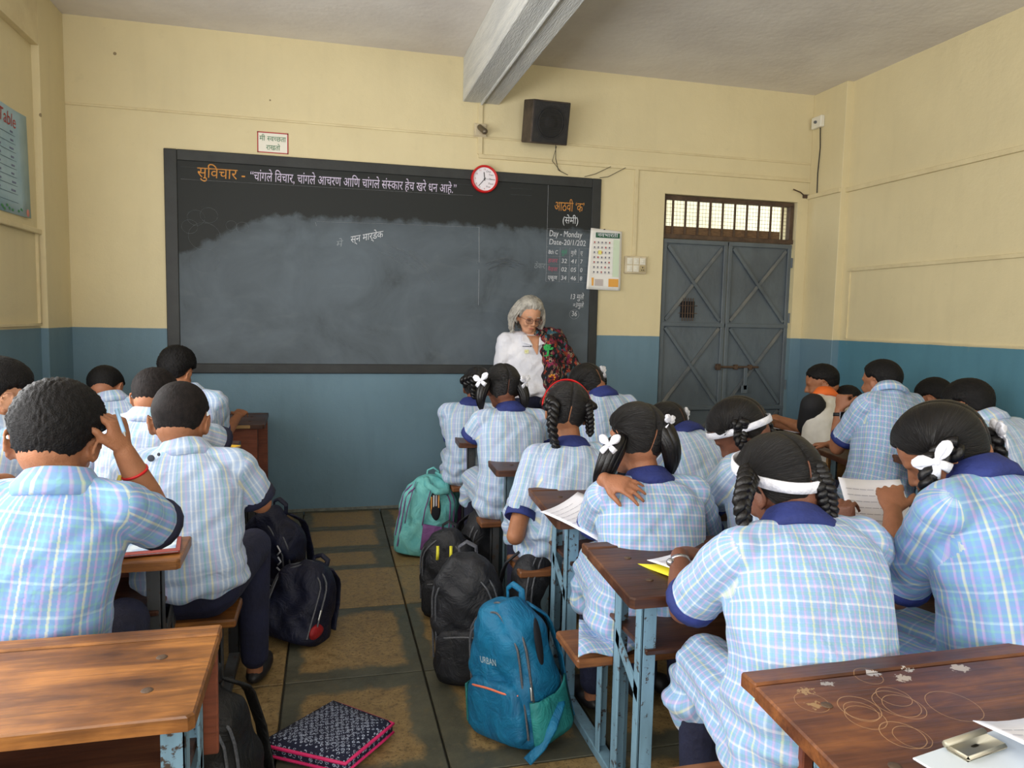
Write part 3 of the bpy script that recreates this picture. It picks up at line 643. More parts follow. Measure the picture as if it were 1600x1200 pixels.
def text(name, body, x, z, h, m, parent, y, slant=0.0, wd=None, rot=0.0, axis='front', ctr=False):
    """flat lettering; {..} marks a half letter joined to the next"""
    g = G(); cx = 0; import re; Vs = []
    for part in re.split(r'(\{.\})', body):
        if not part: continue
        hf = part[0] == '{'; V, Fs = outline(part[1] if hf else part, hf)
        if len(V) == 0: cx += .3; continue
        V = V.copy(); sp = (len(part) - len(part.lstrip(' '))) * .0; V[:, 0] += cx; g.add(V, Fs); cx = V[:, 0].max() + (.0 if hf else 0)
    V = np.concatenate(g.V); k = h / .62
    V = V * k; V[:, 0] += V[:, 1] * slant
    if wd: V[:, 0] *= wd / max(V[:, 0].max(), 1e-6)
    if ctr: V[:, 0] -= V[:, 0].max() / 2
    c, s = math.cos(rot), math.sin(rot); X = V[:, 0] * c - V[:, 1] * s; Z = V[:, 0] * s + V[:, 1] * c
    if axis == 'front': Q = np.stack([x + X, np.full(len(X), y), z + Z], 1)
    elif axis == 'left': Q = np.stack([np.full(len(X), x), y + X, z + Z], 1)
    else: M, o0 = axis; Q = o0 + X[:, None] * M[0] + Z[:, None] * M[1]
    g.V = [Q]; return obj(name, g, m, parent)
# ---------------------------------------------------------------- blackboard
def boardmat():
    m, nt, b = mat_new('blackboard_paint'); N = NT(nt); tc = N('TexCoord'); sp = N('SeparateXYZ', {0: (tc, 'Object')})
    n1 = N('TexNoise', {'Vector': (tc, 'Object'), 'Scale': 2.2, 'Detail': 7, 'Roughness': .62, 'Distortion': .6}); n2 = N('TexNoise', {'Vector': (tc, 'Object'), 'Scale': 11.0, 'Detail': 6, 'Roughness': .6})
    mp = N('Mapping', {0: (tc, 'Object'), 'Rotation': (0, .5, 0), 'Scale': (1.2, 1, 3)}); n3 = N('TexNoise', {'Vector': mp, 'Scale': 3.0, 'Detail': 6, 'Distortion': 1.2})
    lim = N.m('ADD', 1.095, N.m('MULTIPLY', N.m('MINIMUM', N.m('ADD', (sp, 0), .85), 0.0), .5)); lim = N.m('ADD', lim, N.m('MULTIPLY', N.m('SUBTRACT', n2, .5), .14))
    dust = N.ramp(N.m('MULTIPLY', N.m('SUBTRACT', lim, (sp, 2)), 7.0), [(0.0, 0.0), (.25, .75), (1.0, 1.0)])
    lev = N.ramp(n1, [(.25, .25), (.42, .65), (.55, .8), (.75, 1.0)]); c = N.mix(N.m('MULTIPLY', dust, lev), srgb(32, 35, 34), srgb(96, 107, 116))
    c = N.mix(N.m('MULTIPLY', N.m('MULTIPLY', dust, N.ramp(n3, [(.56, 0.0), (.80, 1.0)])), .10), c, srgb(140, 148, 150))
    hook(nt, b, c, n2, .002, .5); b.inputs['Roughness'].default_value = .62; b.inputs['Specular IOR Level'].default_value = .35; return m
BB = thing('blackboard', (.48, YW, .988), 'wide black wall board with chalk writing and a smeared chalky middle', 'blackboard')
obj('writing_surface', G().box((-.95, YW - .014, 1.055), (1.93, YW, 2.385)), boardmat(), BB)
M_BB = simple('board_border', srgb(30, 32, 32), srgb(40, 43, 42), .55, 6, .002, 30)
for a in (((-1.03, .988), (-.95, 2.456)), ((1.93, .988), (2.0, 2.456)), ((-.95, .988), (1.93, 1.055)), ((-.95, 2.385), (1.93, 2.456))):
    obj('border', G().box((a[0][0], YW - .022, a[0][1]), (a[1][0], YW, a[1][1]), .004), M_BB, BB)
C_W = simple('white_chalk', srgb(224, 226, 230), srgb(190, 194, 200), .95, 90); C_O = simple('orange_chalk', srgb(214, 150, 70), srgb(180, 120, 60), .95, 90); C_P = simple('lilac_chalk', srgb(220, 208, 232), srgb(190, 180, 206), .95, 90)
C_G = simple('green_chalk', srgb(60, 150, 110), None, .95); C_R = simple('pink_chalk', srgb(176, 84, 104), None, .95); C_F = simple('faint_chalk', srgb(150, 158, 162), srgb(112, 120, 126), .95, 70)
yb = YW - .0146
text('chalk_writing', 'सुिवचार -', -.83, 2.285, .062, C_O, BB, yb, .05, .30)
text('chalk_writing', '“चांगले िवचार, चांगले आचरण आिण चांगले सं{स}कार हेच खरे धन आहे.”', -.50, 2.285, .055, C_P, BB, yb, .06, 1.40)
text('chalk_writing', 'आठवी ‘क’', 1.635, 2.205, .062, C_O, BB, yb, .05, .235); text('chalk_writing', '(सेमी)', 1.70, 2.115, .045, C_W, BB, yb, .05, .125)
text('chalk_writing', 'Day - Monday', 1.60, 2.015, .040, C_W, BB, yb, .1, .26); text('chalk_writing', 'Date-20/1/202', 1.60, 1.955, .036, C_W, BB, yb, .1, .29)
for i, (rw, cs) in enumerate((('8th C', ('मुले', 'मुली', 'ए')), ('हजर', ('32', '41', '7')), ('गैरहजर', ('02', '05', '0')), ('एकूण', ('34', '46', '8')))):
    z = 1.885 - i * .063
    text('chalk_writing', rw, 1.598, z, .026, C_R if i in (1, 2) else C_W, BB, yb, .1, .075)
    for j, t in enumerate(cs): text('chalk_writing', t, 1.70 + j * .075, z, .028, C_G if (i == 0 and j == 0) else C_W, BB, yb, .1, .045 if j < 2 else .02)
text('chalk_writing', '13 मुले', 1.775, 1.555, .034, C_W, BB, yb, .15, .115); text('chalk_writing', '=3मुले', 1.80, 1.495, .030, C_W, BB, yb, .2, .09); text('chalk_writing', '36', 1.792, 1.427, .034, C_W, BB, yb, .1, .044)
text('chalk_writing', 'मे', .06, 1.865, .04, C_F, BB, yb, .3, .06, .2); text('chalk_writing', 'स्न मार्डेक', .16, 1.90, .042, C_W, BB, yb, .3, .24, .22); text('chalk_writing', 'ठेकर', 1.49, 1.775, .035, C_F, BB, yb, .2, .09)
def line(ps, m=C_W, r=.0016, name='chalk_line'): return obj(name, G().tube([(x, yb, z) for x, z in ps], r * 1.7, 5, flat=.2), m, BB)
line([(-.93, 2.345), (1.0, 2.350)], C_F, .001); line([(-.93, 2.265), (1.02, 2.275)], C_W, .0012); line([(-.07, 2.035), (.5, 2.045), (1.07, 2.052)]); line([(1.07, 2.052), (1.075, 1.8)], C_W, .002); line([(1.075, 1.75), (1.075, 1.49)], C_W, .002)
line([(-.075, 2.03), (-.07, 2.005)]); line([(1.585, 2.385), (1.585, 1.68)], C_W, .0014); line([(1.30, 2.30), (1.46, 2.302)], C_F, .0012); line([(1.30, 2.345), (1.46, 2.347)], C_F, .001)
for z in (2.07, 2.0, 1.935, 1.868, 1.805, 1.742, 1.68): line([(1.585, z), (1.93, z)], C_W, .0012)
for x in (1.69, 1.765, 1.84): line([(x, 1.935), (x, 1.68)], C_W, .0014)
line([(1.815 + .038 * math.cos(a), 1.44 + .034 * math.sin(a)) for a in np.linspace(0, 6.28, 25)], C_W, .0014)
for (cx, cz) in ((1.072, 1.80), (1.072, 1.74)): line([(cx + .016 * math.cos(a), cz + .012 * math.sin(a)) for a in np.linspace(-.5, 4.2, 12)], C_F, .0014)
for (cx, cz, q) in ((-.84, 2.02, .055), (-.76, 2.04, .055), (-.88, 1.96, .05), (-.79, 1.90, .10), (-.79, 1.74, .09), (-.62, 1.98, .035), (-.55, 1.97, .04)): line([(cx + q * math.cos(a), cz + q * math.sin(a) * .9) for a in np.linspace(0, 6.1, 24)], C_F, .0011)
rg = np.random.default_rng(5)
for i in range(26):
    a0 = rg.uniform(.3, 1.0); q = .42 + rg.uniform(-.05, .07); cx, cz = .22 + rg.uniform(-.03, .05), 1.50; line([(cx + q * 1.2 * math.cos(a), cz + q * .9 * math.sin(a)) for a in np.linspace(a0, a0 + rg.uniform(.15, .5), 8)], C_F, .0016)
for i in range(16):
    z = 1.78 + rg.uniform(-.03, .03); x = 1.12 + rg.uniform(0, .12); line([(x + t * .2, z + .035 * math.sin(t * 2.6)) for t in np.linspace(0, 1, 7)], C_F, .0018)
# ---------------------------------------------------------------- things on the walls
t = thing('wall_clock', (1.10, YW - .022, 2.394), 'round white wall clock with red rim, hung over the top edge of the blackboard', 'clock'); th = np.linspace(0, 2 * math.pi, 49)[:-1]
cc = A(1.10, YW - .022, 2.394); circ = lambda q, y: np.stack([cc[0] + q * np.cos(th), np.full(48, cc[1] + y), cc[2] + q * np.sin(th)], 1)
obj('rim', G().rings([circ(.098, 0), circ(.098, -.022), circ(.093, -.030), circ(.084, -.028), circ(.082, -.012)], cap=False), M_RED, t, True); obj('dial', G().rings([circ(.086, 0), circ(.086, -.014)]), simple('white_dial', srgb(235, 232, 238), None, .4), t)
M_BLK = simple('black_print', srgb(24, 24, 28), None, .6); M_DRED = simple('red_print', srgb(170, 40, 50), None, .6)
for an, ln, w in ((97, .048, .0028), (-130, .068, .002), (0, .06, .0009)):
    a = math.radians(an); dd = A(math.cos(a), 0, math.sin(a)); obj('clock_hand', G().tube([cc + dd * -.012 + A(0, -.017, 0), cc + dd * ln + A(0, -.017, 0)], w, 6, flat=.4, up=A(0, 1, 0)), M_BLK, t)
for k, (nm, a) in enumerate((('One', 60), ('Two', 30), ('Three', 0), ('Four', -30), ('Five', -60))):
    a = math.radians(a); text('numeral', nm, cc[0] + .055 * math.cos(a), cc[2] + .062 * math.sin(a) - .006, .012, M_BLK, t, cc[1] - .0145, 0, None, 0, 'front', True)
for a in (90, 120, 150, 180, 210, 240, 270): a = math.radians(a); text('numeral', str({90: 12, 120: 11, 150: 10, 180: 9, 210: 8, 240: 7, 270: 6}[round(math.degrees(a))]), cc[0] + .068 * math.cos(a), cc[2] + .068 * math.sin(a) - .005, .010, M_DRED, t, cc[1] - .0145, 0, None, 0, 'front', True)
t = thing('wall_sign', (-.35, YW, 2.54), 'small white paper sign with red border and green words above the blackboard', 'sign')
obj('sheet', G().box((-.452, YW - .004, 2.475), (-.252, YW, 2.612)), simple('sign_paper', srgb(232, 228, 214), None, .6), t)
obj('red_border', G().box((-.452, YW - .0055, 2.605), (-.252, YW - .003, 2.612)).box((-.452, YW - .0055, 2.475), (-.252, YW - .003, 2.481)).box((-.452, YW - .0055, 2.475), (-.445, YW - .003, 2.612)).box((-.259, YW - .0055, 2.475), (-.252, YW - .003, 2.612)), M_DRED, t)
M_GRN = simple('green_print', srgb(34, 110, 66), None, .6); text('lettering', 'मी', -.437, 2.553, .030, M_GRN, t, YW - .0060, 0, .036); text('lettering', '{स}व{च}छता', -.388, 2.553, .030, M_GRN, t, YW - .0060, 0, .12); text('lettering', 'राखतो', -.395, 2.495, .030, M_GRN, t, YW - .0060, 0, .09)
# calendar
t = thing('wall_calendar', (2.03, YW - .03, 2.09), 'printed paper calendar hanging over the right edge of the blackboard', 'calendar')
P = [A(1.895, YW - .034, 1.632), A(2.175, YW - .03, 1.628), A(2.175, YW - .024, 2.075), A(1.925, YW - .024, 2.09)]
obj('page', G().quadpatch(P, 12, 12, lambda a, b: A(0, -.012 * math.exp(-(a / .12) ** 2) * (1 - b), 0), .002), simple('calendar_paper', srgb(236, 234, 228), None, .6), t, True)
yc = YW - .0345
def fl(nm, x0, z0, x1, z1, m, y=yc, par=t): return obj(nm, G().box((x0, y - .0006, z0), (x1, y, z1)), m, par)
GB = simple('calendar_green', srgb(40, 92, 66), None, .6); fl('header', 1.962, 2.02, 2.155, 2.058, GB); text('lettering', 'नवभारती', 1.975, 2.028, .024, M_WHITE, t, yc - .0012, 0, .165)
OR = simple('calendar_orange', srgb(226, 164, 72), None, .6); PK = simple('calendar_tint', srgb(206, 222, 196), None, .6); fl('advert', 1.915, 1.66, 1.955, 1.72, OR); fl('advert', 2.075, 1.655, 2.155, 1.715, OR); fl('side_column', 2.105, 1.73, 2.155, 2.01, PK); g = G()
fl('advert', 1.965, 1.66, 2.03, 1.71, simple('advert_grey', srgb(190, 180, 176), None, .6))
g2 = G()
for i in range(7):
    for j in range(5):
        x = 1.95 + j * .030; z = 1.985 - i * .037; (g2 if (i + j) % 4 == 0 else g).box((x, yc - .0007, z - .006), (x + .009, yc, z + .006))
        g.box((x - .006, yc - .0006, z - .011), (x + .014, yc, z - .0098))
obj('dates', g, simple('calendar_ink', srgb(90, 90, 110), None, .6), t); obj('red_dates', g2, M_DRED, t); fl('marked_day', 1.985, 1.895, 2.012, 1.925, simple('calendar_yellow', srgb(232, 224, 120), None, .6), yc - .0002)
obj('pin', G().cap((2.03, YW - .04, 2.083), (2.03, YW, 2.083), .004, .003, 6), M_RUST, t)
# switchboard, conduits
M_PVC = simple('switchboard_cream', srgb(214, 200, 168), srgb(190, 176, 146), .5, 12)
t = thing('switchboard', (2.295, YW, 1.76), 'cream wall switchboard with switches and socket beside the calendar', 'switchboard'); obj('back_box', G().box((2.21, YW - .03, 1.762), (2.385, YW, 1.895), .005), M_PVC, t)
M_SW = simple('switch_white', srgb(226, 222, 206), None, .4)
for i in range(3):
    for j in range(2):
        if (i, j) == (2, 0): continue
        x = 2.222 + i * .053; z = 1.775 + j * .056; sw = obj('switch_plate', G().box((x, YW - .035, z), (x + .045, YW - .03, z + .05), .002), M_SW, t); obj('switch', G().box((x + .014, YW - .042, z + .014), (x + .031, YW - .035, z + .038), .002), M_SW, sw)
so = obj('socket', G().box((2.328, YW - .035, 1.775), (2.373, YW - .03, 1.825), .002), simple('socket_tan', srgb(176, 160, 120), None, .5), t)
obj('socket_holes', G().cap((2.343, YW - .037, 1.79), (2.343, YW - .034, 1.79), .004, .004, 8).cap((2.358, YW - .037, 1.79), (2.358, YW - .034, 1.79), .004, .004, 8).cap((2.35, YW - .037, 1.81), (2.35, YW - .034, 1.81), .0045, .0045, 8), M_BLK, so)
def cond(lbl, *bx):
    g = G()
    for b_ in bx: g.box(*b_, .002)
    return tagit(obj('conduit', g, M_CREAM), lbl, 'conduit')
cond('cream wiring duct running level under the wall line to the door corner', ((1.06, YW - .014, 2.545), (3.80, YW, 2.572)))
cond('short cream duct dropping from the ceiling beam past the lamp holder', ((1.05, YW - .016, 2.572), (1.085, YW, 2.93)))
cond('cream duct dropping from the level duct to the switchboard', ((2.272, YW - .014, 1.895), (2.302, YW, 2.545)))
cond('cream duct along the right wall above head height', ((3.838, -3.4, 2.412), (3.86, 4.93, 2.445)), ((3.78, 4.93, 2.412), (3.80, 5.32, 2.445)))
t = thing('bulb_holder', (1.067, YW, 2.74), 'small angled metal bulb holder on a square base under the beam', 'lamp holder'); obj('base_plate', G().box((1.02, YW - .02, 2.69), (1.115, YW - .0165, 2.785), .004).box((1.025, YW - .03, 2.695), (1.11, YW - .018, 2.78), .004), M_PVC, t); obj('socket', G().cap((1.06, YW - .03, 2.755), (1.085, YW - .085, 2.715), .020, .022, 14), simple('dull_brass', srgb(110, 100, 84), None, .4, metal=.6), t, True)
# loudspeaker
t = thing('loudspeaker', (1.53, YW - .1, 2.81), 'black box loudspeaker with round grille tilted down on the front wall', 'loudspeaker')
Ms = np.array(Matrix.Rotation(math.radians(14), 3, 'X') @ Matrix.Rotation(math.radians(0), 3, 'Z')); Ms = rotm(9, -13, 2); c0 = A(1.52, YW - .13, 2.80)
M_SPB = simple('speaker_box_wood', srgb(88, 76, 64), srgb(56, 48, 42), .7, 10, .002, 60); M_SPK = simple('speaker_black', srgb(34, 34, 36), srgb(50, 48, 46), .8, 20, .002, 120)
obj('cabinet', G().box(c0 - A(.145, .085, .145), c0 + A(.145, .085, .145), .005, Ms), M_SPB, t); obj('front_cloth', G().box(c0 - A(.136, .09, .136), c0 + A(.136, -.083, .136), .003, Ms, c0), M_SPK, t)
for q in (.108, .094): obj('grille_ring', G().tube([c0 + Ms @ A(q * math.cos(a), -.092, q * math.sin(a)) for a in np.linspace(0, 2 * math.pi, 37)[:-1]], .004, 6, loop=True), M_SPK, t, True)
obj('cone', G().rings([np.array([c0 + Ms @ A(q * math.cos(a), y, q * math.sin(a)) for a in th]) for q, y in ((.1, -.0905), (.098, -.0925), (.05, -.092), (.03, -.096))]), simple('speaker_grille', srgb(16, 16, 18), None, .6), t)
g = G()
for i in range(15): z = -.084 + i * .012; w = math.sqrt(max(.09 ** 2 - z * z, 0)); g.tube([c0 + Ms @ A(-w, -.0955, z), c0 + Ms @ A(w, -.0955, z)], .0016, 5)
obj('grille_bars', g, M_SPK, t); obj('wall_bracket', G().box((1.49, YW - .07, 2.74), (1.55, YW, 2.86), .004), M_RUST, t)
tagit(obj('speaker_wire', G().tube([(1.62, YW - .06, 2.68), (1.635, YW - .02, 2.58), (1.66, YW - .012, 2.50), (1.73, YW - .03, 2.465)], .0025, 6).tube([(1.63, YW - .05, 2.66), (1.61, YW - .02, 2.56), (1.68, YW - .012, 2.49)], .002, 6), M_BLK), 'thin black wires hanging from the loudspeaker to the board top', 'wire')
tagit(obj('loose_wire', G().tube([(1.86, YW - .03, 2.462), (1.95, YW - .02, 2.49), (2.07, YW - .018, 2.552)], .0022, 6).tube([(1.98, YW - .03, 2.462), (2.05, YW - .02, 2.475), (2.19, YW - .018, 2.552)], .0022, 6), M_BLK), 'two thin wires crossing from the board top to the level duct', 'wire')
t = thing('junction_box', (3.80, 5.22, 3.0), 'white square box with round knob high on the corner pilaster', 'junction box'); obj('housing', G().box((3.762, 5.17, 2.955), (3.80, 5.29, 3.045), .006), M_SW, t); obj('knob', G().cap((3.755, 5.23, 3.0), (3.765, 5.23, 3.0), .012, .012, 12), simple('knob_grey', srgb(90, 92, 94), None, .5), t, True); obj('cable', G().tube([(3.79, 5.21, 2.955), (3.792, 5.20, 2.8), (3.793, 5.215, 2.6), (3.793, 5.21, 2.445)], .004, 6), M_BLK, t)
t = thing('hook_bracket', (3.68, YW, 2.43), 'small dark metal hook sticking out above the door corner', 'bracket'); obj('rod', G().tube([(3.76, YW, 2.44), (3.70, YW - .03, 2.46), (3.62, YW - .05, 2.475)], .005, 6).box((3.74, YW - .01, 2.42), (3.80, YW, 2.45), .002), M_RUST, t)
# poster on the left wall
t = thing('wall_poster', (-1.638, 4.3, 2.18), 'pale blue handwritten chart headed in red on the left wall', 'poster'); M_POS = simple('poster_card', srgb(168, 196, 206), srgb(150, 182, 196), .6, 5)
obj('card', G().quadpatch([A(-1.637, 3.75, 1.90), A(-1.634, 4.76, 1.905), A(-1.634, 4.74, 2.46), A(-1.637, 3.75, 2.47)], 10, 6, lambda a, b: A(.012 * math.exp(-((1 - a) / .08) ** 2), 0, 0), .002), M_POS, t, True)
text('lettering', 'Table', -1.632, 2.37, .062, simple('poster_red', srgb(170, 56, 50), None, .7), t, 4.40, .1, .22, -.03, 'left')
g = G(); [g.box((-1.6335, 3.78, 2.32 - i * .044), (-1.6328, 4.66, 2.322 - i * .044)) for i in range(9)]; obj('ruled_lines', g, simple('poster_line', srgb(80, 100, 120), None, .7), t)
g = G(); rg = np.random.default_rng(3)
for i in range(8):
    for j in range(5): y = 3.85 + j * .17 + rg.uniform(0, .02); g.box((-1.6335, y, 2.332 - i * .044), (-1.6328, y + rg.uniform(.03, .06), 2.342 - i * .044))
obj('entries', g, simple('poster_ink', srgb(110, 120, 150), None, .7), t); g = G()
for i in range(26): p = A(-1.6315, rg.uniform(3.8, 4.70), rg.uniform(1.915, 1.945)); g.ell(p, (.001, .012, .008), None, 8, 4)
obj('leaf_border', g, simple('poster_green', srgb(70, 140, 90), None, .7), t); obj('corner_flower', G().ell((-1.628, 4.73, 1.93), (.006, .02, .025), None, 10, 8), simple('poster_pink', srgb(200, 130, 120), None, .7), t); obj('corner_motif', G().ell((-1.6315, 4.70, 2.40), (.002, .012, .02), None, 10, 6).ell((-1.6315, 4.70, 2.375), (.002, .015, .012), None, 10, 6), simple('poster_dark', srgb(50, 58, 84), None, .7), t)

# ================================================================== DESKS
def wood(name, c1, c2, c3, rough=.38, rings=(), scr=.5, worn=None, seed=0.0, patches=()):
    m, nt, b = mat_new(name); N = NT(nt); tc = N('TexCoord'); o_ = N('Mapping', {0: (tc, 'Object'), 'Location': (seed, seed * .7, 0)})
    g1 = N('TexNoise', {'Vector': N('Mapping', {0: o_, 'Scale': (1.5, 8, 8)}), 'Scale': 2.2, 'Detail': 8, 'Roughness': .65, 'Distortion': .5})
    g2 = N('TexNoise', {'Vector': N('Mapping', {0: o_, 'Scale': (6, 120, 120)}), 'Scale': 1.0, 'Detail': 4}); big = N('TexNoise', {'Vector': o_, 'Scale': 3.2, 'Detail': 5, 'Roughness': .6})
    c = N.ramp(N.m('ADD', N.m('MULTIPLY', g1, .5), N.m('MULTIPLY', big, .5)), [(.36, c1), (.5, c2), (.64, c3)]); c = N.mix(N.m('MULTIPLY', N.ramp(g2, [(.45, 0.0), (.65, 1.0)]), .35), c, c1)
    vor = N('TexVoronoi', {'Vector': N('Mapping', {0: N.mix(.12, (o_, 0), (big, 1)), 'Rotation': (0, 0, .5), 'Scale': (1, 3.2, 1)}), 'Scale': 9.0}, feature='DISTANCE_TO_EDGE')
    lines = N.m('MULTIPLY', N.m('LESS_THAN', vor, .006), N.m('GREATER_THAN', big, .5)); c = N.mix(N.m('MULTIPLY', lines, scr * .6), c, srgb(176, 140, 100))
    sp = N('SeparateXYZ', {0: (tc, 'Object')}); 
    for (x, y, q, w) in rings:
        dx = N.m('SUBTRACT', (sp, 0), x); dy = N.m('SUBTRACT', (sp, 1), y); dd = N.m('SQRT', N.m('ADD', N.m('MULTIPLY', dx, dx), N.m('MULTIPLY', dy, dy)))
        rr = N.m('LESS_THAN', N.m('ABSOLUTE', N.m('SUBTRACT', N.m('ADD', dd, N.m('MULTIPLY', N.m('SUBTRACT', g2, .5), .002)), q)), w); c = N.mix(N.m('MULTIPLY', rr, .75), c, srgb(178, 140, 100))
    for (x, y, q, cc) in patches:
        dx = N.m('SUBTRACT', (sp, 0), x); dy = N.m('MULTIPLY', N.m('SUBTRACT', (sp, 1), y), 1.5); dd = N.m('SQRT', N.m('ADD', N.m('MULTIPLY', dx, dx), N.m('MULTIPLY', dy, dy)))
        rr = N.m('LESS_THAN', N.m('ADD', dd, N.m('MULTIPLY', N.m('SUBTRACT', N('TexNoise', {'Vector': o_, 'Scale': 130.0, 'Detail': 3}), .5), .05)), q); c = N.mix(N.m('MULTIPLY', rr, .7), c, cc)
    hook(nt, b, c, g2, .0012, .6, N.ramp(big, [(.35, rough - .08), (.65, rough + .14)])); b.inputs['Specular IOR Level'].default_value = .5; return m
dk = [tuple(srgb(*c)) for c in ((44, 26, 18), (78, 46, 30), (112, 72, 46))]
M_W1 = wood('oiled_teak', srgb(62, 38, 22), srgb(126, 80, 38), srgb(186, 124, 60), .36, (), .5)
rel = lambda px, py: (atz(px, py, .708) - A(1.3875, 1.0175, 0))[:2]
ringA = [(*rel(x, y), q, w) for x, y, q, w in ((1268, 1108, .030, .0005), (1342, 1115, .036, .0007), (1352, 1128, .034, .0006), (1345, 1120, .029, .0006), (1400, 1108, .040, .0006), (1412, 1112, .036, .0006), (1410, 1152, .036, .0008), (1425, 1155, .030, .0006), (1490, 1110, .046, .0006), (1396, 1098, .030, .0006), (1356, 1070, .026, .0005))]
ringA_ = [(.115, -.07, .036, .0007), (.21, -.085, .040, .0007), (.22, -.075, .036, .0006), (.205, -.08, .030, .0006), (.31, -.055, .046, .0006), (.32, -.05, .040, .0006), (.31, -.14, .040, .0008), (.30, -.06, .033, .0006), (.44, -.06, .05, .0006), (.25, -.02, .03, .0006)]
M_W2 = wood('scratched_teak', srgb(52, 30, 22), srgb(96, 56, 36), srgb(142, 88, 48), .32, ringA, 1.0, None, 2.0, [(*rel(x, y), q, srgb(*c)) for x, y, q, c in ((1258, 1092, .013, (170, 140, 96)), (1272, 1112, .013, (170, 140, 96)), (1363, 1066, .013, (190, 186, 186)), (1410, 1072, .016, (196, 184, 170)), (1498, 1056, .018, (200, 190, 180)), (1292, 1081, .010, (176, 172, 168)), (1420, 1060, .010, (200, 196, 190)))])
M_W3 = wood('dark_desk_wood', *dk, .42, (), .6, None, 4.0); M_W4 = wood('bench_wood', srgb(84, 50, 30), srgb(128, 82, 48), srgb(160, 108, 66), .42, (), .3, None, 6.0)
M_W5 = wood('pale_panel_wood', srgb(120, 84, 46), srgb(158, 116, 66), srgb(184, 142, 88), .6, (), .2, None, 8.0); M_W6 = wood('red_brown_panel', srgb(84, 42, 28), srgb(124, 66, 44), srgb(146, 82, 56), .5, (), .2, None, 9.0)
M_FRAY = wood('chipped_ply', srgb(150, 118, 76), srgb(176, 142, 96), srgb(110, 78, 48), .8, (), .2, None, 3.0)
def legpaint(name, c):
    m, nt, b = mat_new(name); N = NT(nt); tc = N('TexCoord'); n = N('TexNoise', {'Vector': (tc, 'Object'), 'Scale': 38.0, 'Detail': 6, 'Roughness': .7}); n2 = N('TexNoise', {'Vector': N('Mapping', {0: (tc, 'Object'), 'Scale': (6, 6, 1)}), 'Scale': 5.0, 'Detail': 4})
    k = N.ramp(N.m('ADD', N.m('MULTIPLY', n, .75), N.m('MULTIPLY', n2, .25)), [(.40, 1.0), (.44, 0.0)])
    hook(nt, b, N.mix(k, N.ramp(n2, [(.3, tuple(x * .75 for x in c)), (.7, c)]), srgb(62, 50, 42)), k, .0008, .5); b.inputs['Roughness'].default_value = .5; return m
M_BLUE = legpaint('sky_blue_leg_paint', srgb(122, 158, 178)); M_BLUG = legpaint('grey_blue_leg_paint', srgb(84, 104, 112)); M_LGRY = legpaint('dark_grey_leg_paint', srgb(70, 72, 74))
def angle(g, x, y, z0, z1, sx, sy, w=.042, th=.006):
    """L section upright, corner at x,y opening towards sx,sy"""
    g.box((min(x, x + sx * w), min(y, y + sy * th), z0), (max(x, x + sx * w), max(y, y + sy * th), z1), .0015)
    g.box((min(x, x + sx * th), min(y, y + sy * w), z0), (max(x, x + sx * th), max(y, y + sy * w), z1), .0015)
